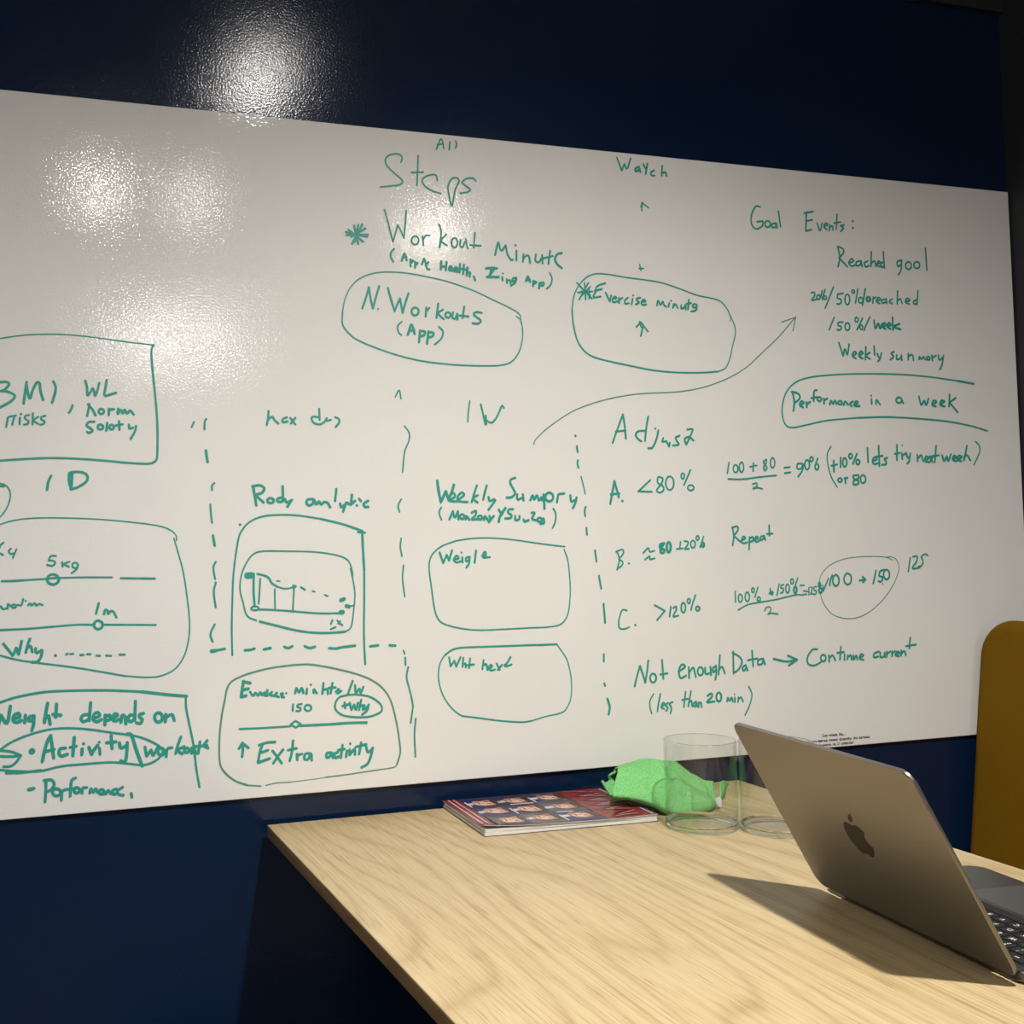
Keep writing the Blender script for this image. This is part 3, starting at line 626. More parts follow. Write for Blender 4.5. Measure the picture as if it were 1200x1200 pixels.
     '20:-10423,15115 -10369,15077|20:-10344,15051 -10367,15152 -10529,15245 -10817,15359 -11173,15498 -11596,15615 -12014,15684 -12392,15718 -12767,15697 -13038,15603 -13207,15455 -13310,15256 -13356,15045|26:-13356,15045 -13356,14852 -13252,14712 -13121,14621 -12855,14519 -12519,14418 -12110,14334 -11659,14293 -11200,14282 -10770,14295|23:-10770,14295 -10552,14353 -10402,14509 -10331,14714 -10318,14917 -10351,15068'),
    ('handwritten_text', 'green caret below the rounded loop',
     '26:-12521,13744 -12468,13845 -12444,13836 -12429,13723'),
    ('handwritten_text', 'green letters IV in the middle of the board',
     '26:-11267,13717 -11295,13552 -11310,13380|33:-11080,13662 -11047,13523 -11009,13342|33:-10998,13485 -10991,13342|33:-11007,13425 -10918,13370 -10846,13411 -10771,13529 -10714,13646 -10679,13614'),
    ('drawn_bracket', 'green bracket line left of the letters IV',
     '25:-12375,13296 -12298,13180 -12315,13047 -12383,12885 -12421,12574'),
    ('drawn_arrow', 'long curved green arrow pointing to Goal Events',
     '18:-10166,13024 -10125,13117 -9881,13323 -9520,13548 -9191,13687 -8792,13800 -8388,13878 -8048,13916 -7498,13951 -7077,14016 -6720,14114 -6357,14257 -6061,14422 -5797,14633 -5377,14979 -5163,15194 -5018,15333|19:-5302,15244 -4998,15350|19:-4998,15350 -5073,15102'),
    ('handwritten_text', 'green word Watch at the top edge',
     '30:-8494,17909 -8457,17815 -8406,17691|30:-8406,17691 -8355,17809|30:-8355,17809 -8303,17737 -8229,17921|36:-8069,17788 -8142,17751 -8143,17704 -8084,17725|36:-8069,17788 -8051,17703|33:-7991,17841 -7946,17768|33:-7908,17857 -7949,17675|33:-7780,17751 -7844,17709 -7835,17660 -7777,17659|33:-7621,17843 -7637,17671|34:-7632,17709 -7565,17739 -7540,17673'),
    ('handwritten_text', 'small green arrow under Watch',
     '27:-8034,17177 -8046,17029|27:-8061,17098 -8031,17171|27:-8031,17171 -7913,17094'),
    ('handwritten_text', 'small green mark above the loop around Exercise minutes',
     '27:-8118,16102 -8097,16006|27:-8130,16035 -8045,16040'),
    ('drawn_loop', 'green rounded loop around the heading Exercise minutes',
     '15:-6373,15203 -6346,15267|24:-6352,15282 -6402,15404 -6522,15538 -6681,15592 -7017,15637 -7364,15733 -7709,15815 -8051,15848 -8391,15868 -8726,15900 -8959,15896 -9127,15826 -9262,15699 -9366,15515 -9412,15276|30:-9412,15276 -9396,15039 -9323,14746 -9165,14560 -8937,14470 -8439,14385 -7933,14311 -7451,14286 -6996,14297 -6641,14326|22:-6641,14326 -6495,14392 -6399,14550 -6337,14770 -6267,14990 -6278,15145 -6352,15298'),
    ('drawn_star', 'green star left of the heading Exercise minutes',
     '30:-9311,15726 -9038,15473|29:-9096,15738 -9276,15446|29:-9169,15734 -9154,15452|30:-9299,15563 -9028,15593|30:-9247,15655 -9070,15525|29:-9065,15674 -9235,15507|30:-9089,15643 -9088,15470|30:-9233,15582 -9101,15589'),
    ('handwritten_text', 'green heading reading Exercise minutes',
     '33:-8781,15747 -8932,15687 -8975,15580 -9011,15498 -8878,15517|33:-8985,15604 -8850,15647|33:-8779,15585 -8707,15444|33:-8677,15545 -8707,15444|33:-8655,15486 -8581,15502 -8604,15531 -8652,15486 -8640,15433 -8566,15451|33:-8530,15513 -8533,15423|33:-8531,15474 -8463,15517|33:-8361,15522 -8420,15474 -8412,15420 -8347,15432|33:-8274,15505 -8294,15414|36:-8259,15567 -8258,15567|33:-8123,15534 -8192,15516 -8183,15480 -8150,15451 -8216,15418|33:-8098,15466 -8023,15479 -8063,15507 -8106,15453 -8083,15415 -8014,15427|33:-7809,15419 -7782,15506 -7739,15432 -7692,15495 -7670,15435 -7626,15407|33:-7565,15471 -7585,15409|36:-7529,15513 -7529,15513|33:-7479,15460 -7498,15392|33:-7487,15423 -7444,15456 -7404,15396|33:-7333,15446 -7335,15390 -7278,15408 -7252,15456 -7244,15379|33:-7178,15552 -7202,15381|34:-7234,15472 -7135,15492|34:-7049,15479 -7071,15480 -7091,15472 -7105,15459 -7108,15443 -7100,15429 -7082,15420 -7061,15419 -7040,15427 -7027,15440 -7024,15456 -7032,15470 -7049,15479|34:-7024,15445 -7044,15374 -7140,15347'),
    ('handwritten_text', 'small green arrow inside the loop around Exercise minutes',
     '33:-8151,15124 -8120,15035|33:-8215,15031 -8127,15119|33:-8127,15119 -7996,14965|33:-8089,15042 -8135,14883'),
    ('handwritten_text', 'green word Goal',
     '32:-5662,17281 -5758,17280 -5849,17125 -5855,16960 -5763,16877 -5634,16936|33:-5738,17008 -5615,17023 -5634,16942|33:-5497,17038 -5527,17039 -5555,17025 -5573,17000 -5578,16971 -5567,16945 -5543,16930 -5514,16928 -5486,16942 -5467,16967 -5462,16996 -5473,17022 -5497,17038|33:-5341,17013 -5423,16991 -5426,16931 -5355,16946 -5341,17013 -5325,16925|33:-5285,17233 -5250,16953'),
    ('handwritten_text', 'green word Events with a colon',
     '33:-4686,17262 -4718,16917|33:-4735,17235 -4546,17282|33:-4710,17092 -4569,17129|33:-4710,16914 -4593,16949|33:-4464,17076 -4411,16939 -4356,17084|33:-4306,17030 -4236,17069 -4284,17089 -4319,17019 -4261,16973|33:-4196,17062 -4209,16959|33:-4207,17010 -4133,17049 -4128,16975|33:-4025,17267 -4054,16997|33:-4102,17102 -3959,17130|33:-3880,17084 -3962,17062 -3895,17026 -3959,16960|47:-3681,17167 -3680,17167|47:-3687,17040 -3686,17040'),
    ('handwritten_text', 'green word Reached',
     '33:-4041,16684 -4002,16483 -4051,16305|33:-4041,16677 -3922,16641 -3926,16556 -4022,16475|33:-4022,16475 -3843,16324|33:-3812,16387 -3700,16434 -3747,16472 -3812,16394 -3753,16336 -3671,16361|34:-3544,16444 -3639,16421 -3643,16353 -3556,16375 -3536,16444 -3516,16344|34:-3387,16453 -3464,16408 -3434,16342 -3363,16370|34:-3300,16630 -3322,16355|34:-3311,16417 -3234,16463 -3210,16362|34:-3183,16408 -3103,16444 -3151,16468 -3184,16398 -3119,16360|34:-3030,16647 -3020,16349|34:-3027,16458 -3100,16420 -3074,16356 -3018,16390'),
    ('handwritten_text', 'green word goal right of Reached',
     '34:-2618,16518 -2725,16477 -2709,16392 -2630,16441|34:-2618,16518 -2649,16326 -2712,16240|34:-2443,16489 -2478,16491 -2510,16475 -2533,16445 -2538,16409 -2526,16377 -2499,16357 -2464,16355 -2431,16372 -2409,16402 -2403,16438 -2416,16470 -2443,16489|34:-2251,16505 -2286,16506 -2319,16491 -2341,16464 -2347,16432 -2334,16403 -2307,16385 -2272,16384 -2239,16399 -2216,16426 -2211,16459 -2223,16488 -2251,16505|34:-2061,16772 -2048,16362'),
    ('handwritten_text', 'green note reading 20%, 50%, reached',
     '33:-4653,15801 -4582,15812 -4585,15745 -4648,15668 -4540,15687|33:-4483,15771 -4502,15772 -4519,15763 -4531,15746 -4534,15725 -4527,15706 -4513,15695 -4494,15693 -4477,15703 -4465,15720 -4462,15741 -4469,15759 -4483,15771|33:-4413,15854 -4446,15735|33:-4352,15874 -4420,15693|33:-4342,15759 -4358,15760 -4374,15753 -4384,15740 -4386,15724 -4380,15710 -4367,15701 -4351,15700 -4336,15708 -4325,15721 -4323,15736 -4329,15750 -4342,15759|33:-4169,15928 -4267,15728 -4363,15539|33:-3960,15828 -4082,15805|33:-4082,15805 -4086,15737 -4006,15708 -4030,15639 -4103,15629|33:-3849,15810 -3876,15814 -3902,15793 -3920,15753 -3925,15704 -3916,15660 -3896,15632 -3869,15628 -3843,15649 -3825,15689 -3820,15738 -3828,15782 -3849,15810|33:-3724,15899 -3738,15900 -3752,15894 -3761,15882 -3764,15868 -3758,15855 -3747,15848 -3732,15847 -3718,15853 -3709,15865 -3707,15879 -3712,15891 -3724,15899|33:-3631,15930 -3696,15666|33:-3559,15771 -3584,15772 -3608,15760 -3624,15738 -3628,15712 -3619,15689 -3600,15674 -3574,15672 -3551,15684 -3534,15706 -3530,15733 -3539,15756 -3559,15771|34:-3466,15938 -3543,15629|47:-3389,15787 -3410,15788 -3430,15779 -3444,15763 -3447,15744 -3439,15726 -3423,15716 -3401,15715 -3382,15724 -3368,15740 -3365,15759 -3373,15777 -3389,15787|34:-3297,15794 -3310,15685|34:-3307,15753 -3239,15797|34:-3230,15723 -3137,15758 -3185,15790 -3230,15720 -3154,15682|34:-3008,15775 -3105,15746 -3095,15692 -3023,15716|34:-3008,15775 -2996,15690|34:-2874,15782 -2940,15727 -2871,15690|34:-2741,15936 -2762,15695|34:-2759,15747 -2685,15791 -2652,15707|34:-2561,15746 -2467,15778 -2529,15810 -2574,15739 -2492,15708|34:-2275,15961 -2310,15700|34:-2326,15792 -2392,15755 -2373,15711 -2308,15731'),
    ('handwritten_text', 'green note reading 150% per week',
     '33:-4175,15380 -4241,15260 -4294,15151|33:-3985,15305 -4095,15294|33:-4095,15294 -4097,15240 -4030,15219 -4053,15161 -4125,15158|33:-3874,15289 -3901,15291 -3927,15276 -3944,15247 -3949,15213 -3939,15181 -3918,15161 -3891,15159 -3866,15174 -3848,15203 -3844,15238 -3853,15269 -3874,15289|33:-3672,15397 -3691,15399 -3708,15389 -3720,15372 -3723,15351 -3717,15332 -3702,15320 -3683,15319 -3665,15328 -3653,15346 -3650,15367 -3657,15386 -3672,15397|33:-3555,15392 -3688,15177|33:-3578,15266 -3594,15268 -3610,15259 -3621,15241 -3624,15220 -3618,15202 -3605,15190 -3588,15188 -3572,15197 -3562,15215 -3559,15236 -3565,15255 -3578,15266|34:-3389,15426 -3470,15294 -3533,15173|40:-3302,15363 -3276,15218 -3209,15316 -3173,15222 -3127,15309|40:-3109,15259 -3036,15296 -3080,15328 -3117,15259 -3053,15217|41:-2997,15264 -2924,15301 -2972,15333 -3009,15263 -2936,15222|41:-2883,15439 -2883,15211|41:-2730,15327 -2867,15269 -2706,15225'),
    ('handwritten_text', 'green note reading Weekly summary',
     '37:-4096,14925 -4050,14800 -4015,14687|37:-4015,14687 -3968,14819 -3921,14714 -3875,14907|37:-3812,14701 -3721,14745 -3768,14776 -3812,14701 -3738,14653|37:-3662,14713 -3578,14756 -3625,14788 -3670,14706 -3591,14658|37:-3507,14870 -3530,14643|37:-3422,14772 -3515,14711 -3428,14654|37:-3325,14894 -3321,14732|37:-3258,14754 -3229,14688|37:-3167,14771 -3201,14668 -3253,14619|37:-2883,14808 -2947,14772 -2896,14713 -2974,14656|37:-2823,14749 -2827,14667 -2742,14694 -2718,14756 -2715,14654|37:-2561,14786 -2568,14669|37:-2565,14724 -2508,14760 -2458,14748 -2450,14663|37:-2322,14684 -2307,14733 -2258,14694 -2213,14736 -2174,14683|38:-2088,14742 -2108,14743 -2127,14736 -2139,14723 -2142,14707 -2135,14692 -2119,14683 -2100,14682 -2081,14689 -2069,14703 -2066,14719 -2073,14733 -2088,14742|38:-2020,14771 -2012,14667|38:-2009,14730 -1926,14767|38:-1869,14776 -1853,14690 -1764,14738|38:-1749,14773 -1793,14606 -1850,14511'),
    ('drawn_box', 'open green box around Performance in a week',
     '41:-1070,14266 -1457,14312|28:-1457,14312 -2148,14370 -2872,14393 -3715,14375 -4366,14331 -4794,14272 -5051,14186 -5246,14022 -5339,13809 -5360,13598 -5293,13424 -5149,13381 -4832,13438 -4404,13520 -3753,13578|33:-3753,13578 -3092,13604 -2419,13587 -1733,13547 -1177,13470 -794,13383'),
    ('handwritten_text', 'green word Performance',
     '39:-5134,14018 -5099,13850 -5124,13673|39:-5151,14011 -5018,13986 -4979,13905 -5088,13815|39:-4985,13782 -4899,13819 -4948,13853 -4985,13782 -4915,13741|39:-4843,13838 -4839,13742|39:-4837,13795 -4763,13843|39:-4613,14056 -4670,14030 -4686,13859|39:-4734,13911 -4606,13932|39:-4548,13931 -4570,13932 -4591,13924 -4604,13909 -4608,13891 -4599,13874 -4582,13864 -4560,13862 -4540,13870 -4526,13885 -4523,13904 -4531,13920 -4548,13931|39:-4471,13910 -4467,13814|39:-4464,13871 -4394,13912|39:-4347,13806 -4314,13878 -4278,13818 -4232,13880 -4197,13820|39:-4105,13873 -4127,13875 -4148,13868 -4162,13854 -4165,13837 -4157,13822 -4139,13813 -4117,13811 -4096,13818 -4083,13832 -4079,13849 -4088,13864 -4105,13873|39:-4047,13802 -4009,13867 -3951,13811|39:-3839,13871 -3906,13833 -3874,13780|39:-3821,13806 -3731,13855 -3783,13872 -3808,13800 -3699,13791'),
    ('handwritten_text', 'green word in',
     '40:-3430,13923 -3425,13837|43:-3436,13985 -3435,13985|40:-3332,13839 -3315,13911 -3244,13830'),
    ('handwritten_text', 'green letter a',
     '40:-2791,13967 -2823,13970 -2853,13958 -2874,13936 -2879,13910 -2867,13886 -2841,13871 -2809,13869 -2779,13880 -2759,13902 -2754,13928 -2765,13952 -2791,13967|40:-2749,13913 -2720,13866'),
    ('handwritten_text', 'green word week',
     '40:-2360,13996 -2314,13839 -2241,13925 -2200,13841 -2138,13964|40:-2062,13855 -1958,13902 -2026,13930 -2062,13844 -1976,13820|41:-1863,13870 -1773,13917 -1841,13934 -1877,13859 -1778,13824|41:-1649,14046 -1671,13826|41:-1513,13986 -1658,13901|41:-1658,13901 -1481,13726'),
    ('handwritten_text', 'green heading reading Adjust',
     '35:-8728,13072 -8620,13325 -8519,13550|36:-8519,13550 -8492,13357 -8476,13143|36:-8662,13259 -8478,13283|36:-8041,13520 -8082,13333 -8116,13111|36:-8117,13282 -8236,13271 -8289,13211 -8241,13137 -8184,13105|36:-7855,13291 -7890,13156 -7974,13005 -8059,12989|42:-7912,13321 -7912,13321|36:-7763,13163 -7783,13103 -7707,13113|36:-7707,13113 -7655,13023|36:-7655,13023 -7639,13084|36:-7445,13207 -7522,13175 -7500,13115 -7468,13055 -7579,13039|36:-7292,13315 -7187,13316 -7244,13194 -7318,13057|36:-7318,13057 -7350,13147 -7261,13188 -7173,13128'),
    ('handwritten_text', 'green letter A with a full stop',
     '41:-8803,12060 -8715,12437|41:-8715,12437 -8640,12171|41:-8788,12216 -8629,12230|47:-8576,12106 -8576,12106'),
    ('handwritten_text', 'green note reading less than 80%',
     '33:-8037,12452 -8270,12265|33:-8270,12265 -8016,12258|33:-7804,12491 -7882,12503 -7892,12407 -7809,12362 -7784,12288 -7857,12243 -7920,12282 -7842,12371 -7799,12446 -7804,12491|33:-7631,12508 -7671,12514 -7710,12490 -7735,12443 -7742,12384 -7727,12330 -7696,12295 -7655,12289 -7617,12312 -7591,12360 -7585,12419 -7599,12473 -7631,12508|33:-7394,12564 -7410,12566 -7426,12557 -7436,12538 -7438,12515 -7433,12493 -7420,12480 -7404,12477 -7389,12486 -7379,12505 -7376,12529 -7382,12550 -7394,12564|33:-7254,12625 -7321,12498 -7389,12371|33:-7235,12365 -7266,12367 -7294,12358 -7313,12339 -7317,12316 -7305,12294 -7281,12281 -7251,12278 -7223,12287 -7204,12306 -7200,12330 -7211,12351 -7235,12365'),
    ('handwritten_text', 'green letter B with a full stop',
     '29:-8702,11276 -8663,11144 -8712,10969|29:-8719,11268 -8602,11304 -8587,11236 -8673,11144|29:-8673,11144 -8602,11098 -8620,11040 -8712,10978|41:-8487,11072 -8486,11072'),
    ('handwritten_text', 'green note reading about 80 to 120%',
     '30:-8213,11237 -8116,11318 -8084,11256 -7999,11272|30:-8183,11125 -8094,11185 -8089,11132 -7997,11147|45:-7808,11393 -7887,11371 -7879,11305 -7812,11289 -7824,11236 -7881,11246 -7862,11320 -7808,11393|45:-7705,11404 -7725,11409 -7743,11392 -7756,11357 -7759,11314 -7753,11275 -7738,11249 -7719,11244 -7701,11261 -7688,11295 -7684,11338 -7691,11378 -7705,11404|30:-7572,11294 -7451,11303|30:-7492,11412 -7514,11293|30:-7413,11425 -7344,11409 -7363,11350 -7417,11291 -7331,11295|30:-7233,11424 -7257,11428 -7278,11416 -7293,11391 -7297,11360 -7288,11332 -7270,11313 -7247,11309 -7225,11322 -7211,11346 -7207,11377 -7215,11406 -7233,11424|30:-7146,11506 -7161,11508 -7174,11501 -7183,11486 -7185,11467 -7180,11450 -7169,11439 -7155,11437 -7141,11444 -7132,11459 -7130,11478 -7135,11495 -7146,11506|30:-7038,11495 -7115,11315|39:-7047,11390 -7060,11392 -7072,11385 -7080,11370 -7082,11351 -7077,11334 -7067,11323 -7055,11321 -7043,11328 -7035,11343 -7033,11362 -7037,11379 -7047,11390'),
    ('handwritten_text', 'green word Repeat',
     '34:-6464,11645 -6438,11492 -6469,11334|34:-6464,11638 -6367,11659 -6352,11597 -6438,11501|34:-6438,11501 -6317,11399|34:-6288,11414 -6207,11452 -6249,11483 -6288,11414 -6254,11367 -6174,11381|34:-6124,11472 -6140,11258|34:-6125,11451 -6052,11471 -6054,11410 -6127,11390|34:-6018,11425 -5944,11454 -5986,11479 -6018,11418 -5976,11387 -5920,11417|34:-5834,11492 -5900,11469 -5888,11416 -5836,11446|34:-5826,11492 -5801,11415|34:-5717,11672 -5717,11491|34:-5771,11519 -5650,11527'),
    ('handwritten_text', 'green sum 100 plus 80 over 2',
     '31:-6484,12759 -6527,12569|31:-6337,12715 -6361,12719 -6383,12705 -6399,12677 -6403,12642 -6394,12610 -6376,12589 -6352,12586 -6329,12600 -6314,12628 -6310,12663 -6318,12695 -6337,12715|31:-6218,12758 -6240,12762 -6261,12744 -6276,12708 -6280,12664 -6273,12623 -6256,12597 -6234,12592 -6212,12610 -6198,12646 -6194,12691 -6201,12731 -6218,12758|31:-5992,12752 -6005,12607|31:-6063,12684 -5928,12710|31:-5723,12816 -5787,12772 -5746,12717 -5719,12661 -5768,12624 -5784,12685 -5726,12763 -5723,12816|31:-5578,12839 -5601,12844 -5622,12825 -5637,12789 -5642,12744 -5634,12703 -5617,12677 -5595,12672 -5573,12690 -5558,12726 -5553,12771 -5561,12812 -5578,12839|31:-6513,12474 -6227,12469 -5900,12506 -5534,12537|31:-6021,12386 -5941,12401 -5943,12345 -6025,12309 -5926,12321 -5829,12305'),
    ('handwritten_text', 'green note reading 90%, lets try next week, or 80',
     '35:-5359,12671 -5242,12682|35:-5350,12577 -5234,12591|35:-4968,12743 -5073,12742 -5089,12665 -5014,12655 -4956,12732|35:-4956,12732 -4986,12620 -5075,12515|35:-4855,12805 -4880,12809 -4905,12791 -4922,12756 -4927,12713 -4918,12673 -4898,12647 -4873,12642 -4848,12660 -4831,12695 -4826,12739 -4835,12779 -4855,12805|35:-4766,12861 -4783,12863 -4799,12855 -4810,12839 -4813,12819 -4807,12800 -4793,12789 -4776,12787 -4760,12795 -4749,12811 -4746,12831 -4752,12849 -4766,12861|35:-4648,12840 -4709,12709|35:-4656,12738 -4675,12740 -4694,12730 -4706,12709 -4709,12684 -4703,12660 -4687,12645 -4668,12643 -4649,12653 -4637,12674 -4633,12699 -4640,12723 -4656,12738|28:-4348,13055 -4431,12941 -4439,12763 -4374,12516 -4254,12332|39:-4309,12799 -4310,12604|39:-4356,12711 -4235,12736|39:-4156,12854 -4164,12687|39:-4051,12846 -4073,12850 -4094,12833 -4109,12801 -4113,12760 -4106,12723 -4089,12699 -4067,12695 -4046,12711 -4031,12744 -4027,12785 -4034,12822 -4051,12846|39:-3925,12924 -3942,12926 -3959,12917 -3971,12899 -3974,12877 -3967,12857 -3954,12844 -3936,12841 -3919,12851 -3908,12869 -3905,12891 -3911,12911 -3925,12924|39:-3798,12928 -3894,12748|39:-3768,12821 -3788,12824 -3807,12814 -3819,12796 -3823,12774 -3815,12754 -3800,12741 -3780,12739 -3761,12748 -3748,12766 -3745,12788 -3752,12808 -3768,12821|39:-3562,13037 -3561,12779|39:-3464,12797 -3365,12834 -3416,12870 -3464,12797 -3423,12744 -3347,12762|40:-3313,13076 -3314,12708|40:-3381,12877 -3230,12896|40:-3130,12861 -3197,12835 -3156,12781 -3171,12741 -3256,12734|40:-2904,13098 -2918,12819|40:-2961,12934 -2849,12953|40:-2804,12954 -2796,12838|40:-2793,12899 -2714,12947|36:-2784,13089 -2783,13089|40:-2701,12955 -2674,12864 -2618,12901|40:-2611,12948 -2641,12809 -2688,12758|40:-2454,12920 -2451,12803|40:-2439,12858 -2364,12913 -2324,12804|40:-2278,12823 -2198,12860 -2251,12892 -2288,12812 -2202,12786|40:-2174,12893 -2111,12787|40:-2091,12893 -2180,12787|40:-2012,13089 -2061,12787|40:-2137,12893 -1953,12917|40:-1884,12917 -1844,12807 -1778,12899 -1751,12807 -1675,12937|41:-1643,12845 -1552,12883 -1606,12912 -1643,12838 -1556,12808|41:-1517,12846 -1426,12883 -1490,12913 -1532,12838 -1440,12809|41:-1293,13096 -1378,12828|41:-1375,12884 -1303,12921 -1228,12825|30:-1085,13180 -1000,13099 -1008,12968 -1149,12744|39:-4171,12489 -4193,12491 -4214,12483 -4228,12468 -4231,12450 -4223,12433 -4205,12423 -4183,12421 -4163,12428 -4149,12443 -4145,12461 -4154,12478 -4171,12489|39:-4088,12488 -4023,12495|39:-4075,12481 -4070,12399|39:-3782,12545 -3891,12534 -3885,12481 -3787,12438 -3812,12381 -3899,12381 -3887,12438 -3785,12492 -3782,12545|39:-3662,12541 -3691,12545 -3718,12530 -3737,12500 -3742,12463 -3732,12429 -3709,12407 -3680,12403 -3653,12418 -3634,12448 -3629,12485 -3639,12519 -3662,12541'),
    ('handwritten_text', 'green letter C with a full stop',
     '29:-8548,10298 -8631,10310 -8683,10210 -8710,10095 -8690,10012 -8608,9997 -8514,10023|41:-8400,10053 -8400,10053'),
    ('handwritten_text', 'green note reading more than 120%',
     '33:-8027,10369 -7834,10268|33:-7834,10268 -7985,10120|33:-7716,10332 -7746,10170|33:-7673,10306 -7620,10334 -7616,10275 -7678,10167 -7581,10179|33:-7459,10386 -7481,10391 -7501,10374 -7514,10340 -7518,10297 -7511,10258 -7495,10232 -7474,10226 -7454,10243 -7440,10277 -7436,10320 -7443,10360 -7459,10386|33:-7355,10451 -7369,10453 -7383,10446 -7392,10430 -7394,10410 -7389,10392 -7378,10379 -7364,10377 -7350,10384 -7341,10400 -7339,10420 -7344,10439 -7355,10451|33:-7235,10509 -7284,10397 -7331,10265|33:-7183,10317 -7203,10320 -7221,10313 -7233,10298 -7236,10280 -7229,10263 -7213,10251 -7194,10249 -7176,10255 -7163,10270 -7161,10288 -7168,10306 -7183,10317'),
    ('handwritten_text', 'green sum 100% plus 150% over 2 equals 125%',
     '29:-6448,10551 -6449,10366|29:-6333,10493 -6354,10497 -6374,10484 -6388,10457 -6391,10423 -6384,10392 -6368,10371 -6347,10367 -6327,10380 -6313,10407 -6310,10441 -6317,10472 -6333,10493|29:-6192,10523 -6214,10528 -6235,10512 -6250,10480 -6254,10441 -6246,10404 -6229,10379 -6207,10374 -6186,10390 -6171,10422 -6167,10462 -6174,10499 -6192,10523|29:-6079,10596 -6094,10599 -6107,10591 -6116,10575 -6118,10555 -6113,10537 -6102,10524 -6088,10522 -6075,10529 -6066,10545 -6063,10565 -6068,10584 -6079,10596|29:-5987,10610 -6057,10442|29:-5965,10439 -5981,10442 -5995,10434 -6005,10419 -6007,10400 -6002,10382 -5990,10371 -5974,10368 -5960,10375 -5950,10391 -5948,10410 -5953,10427 -5965,10439|29:-5743,10578 -5731,10475|30:-5765,10496 -5683,10509|30:-5705,10533 -5696,10474|30:-5553,10651 -5575,10569 -5604,10456|30:-5460,10640 -5514,10626|30:-5514,10626 -5516,10583 -5470,10566 -5484,10507 -5527,10493|30:-5366,10638 -5386,10643 -5404,10628 -5417,10597 -5421,10559 -5414,10523 -5400,10500 -5381,10495 -5362,10510 -5349,10541 -5345,10579 -5352,10615 -5366,10638|30:-5271,10729 -5286,10732 -5301,10723 -5311,10705 -5314,10683 -5309,10662 -5296,10648 -5281,10646 -5266,10654 -5256,10672 -5253,10694 -5258,10715 -5271,10729|30:-5163,10745 -5220,10618|40:-5210,10590 -5226,10594 -5241,10582 -5252,10560 -5255,10531 -5249,10505 -5237,10488 -5222,10484 -5207,10495 -5196,10518 -5193,10546 -5198,10573 -5210,10590|26:-5121,10615 -5035,10616|26:-5054,10518 -4964,10507|26:-5050,10455 -4990,10457|26:-6397,10234 -6258,10297 -6119,10332 -5677,10380 -5441,10417 -5204,10455 -5062,10445|26:-5871,10197 -5833,10254 -5763,10261 -5742,10212 -5804,10136|26:-5804,10136 -5733,10153 -5599,10134|26:-4942,10570 -4943,10447|26:-4908,10579 -4871,10568 -4880,10513 -4906,10460 -4858,10465|26:-4774,10585 -4829,10577 -4832,10527 -4785,10506 -4799,10457 -4847,10452|40:-4704,10647 -4714,10649 -4723,10642 -4730,10627 -4732,10609 -4729,10591 -4721,10580 -4711,10578 -4702,10585 -4695,10600 -4693,10618 -4697,10635 -4704,10647|40:-4682,10550 -4699,10553 -4715,10545 -4726,10529 -4729,10508 -4723,10489 -4709,10477 -4692,10474 -4676,10482 -4665,10498 -4662,10518 -4668,10538 -4682,10550|26:-4648,10602 -4629,10501'),
    ('handwritten_text', 'green sum 100 plus 150 inside a thin circle',
     '33:-4518,10718 -4573,10622 -4625,10526|36:-4436,10774 -4480,10684 -4496,10597|36:-4333,10771 -4367,10778 -4400,10758 -4423,10718 -4429,10668 -4417,10622 -4390,10591 -4356,10584 -4323,10604 -4301,10644 -4295,10694 -4306,10741 -4333,10771|36:-4074,10791 -4114,10798 -4153,10778 -4179,10738 -4186,10688 -4172,10641 -4140,10610 -4100,10603 -4061,10623 -4035,10663 -4028,10713 -4042,10760 -4074,10791|36:-3857,10668 -3723,10681|36:-3785,10731 -3723,10681|36:-3723,10681 -3778,10633|36:-3485,10833 -3558,10604|36:-3310,10845 -3397,10821|36:-3397,10821 -3421,10739 -3349,10714 -3373,10638 -3442,10643|37:-3229,10837 -3263,10843 -3294,10826 -3316,10790 -3322,10746 -3311,10705 -3285,10678 -3251,10672 -3220,10689 -3198,10725 -3192,10769 -3203,10810 -3229,10837|27:-3347,10595 -3347,10595'),
    ('drawn_loop', 'thin green circle around the sum 100 plus 150',
     '16:-3109,11013 -3249,11066 -3533,11088 -3856,11085 -4178,11052 -4459,10960 -4642,10818 -4716,10658 -4708,10496 -4647,10300 -4499,10117 -4306,10029 -4069,9998 -3828,10038 -3580,10150 -3327,10340 -3133,10549 -2997,10778 -2977,10927 -3046,11038 -3147,11074 -3216,11072'),
    ('handwritten_text', 'green number 125',
     '33:-2714,11048 -2769,10799|34:-2651,11064 -2559,11068 -2572,10978 -2675,10853 -2507,10866|34:-2315,11077 -2356,11105 -2428,11083 -2464,11050|34:-2464,11050 -2426,10972 -2464,10899 -2535,10887'),
    ('handwritten_text', 'green note reading Not enough Data',
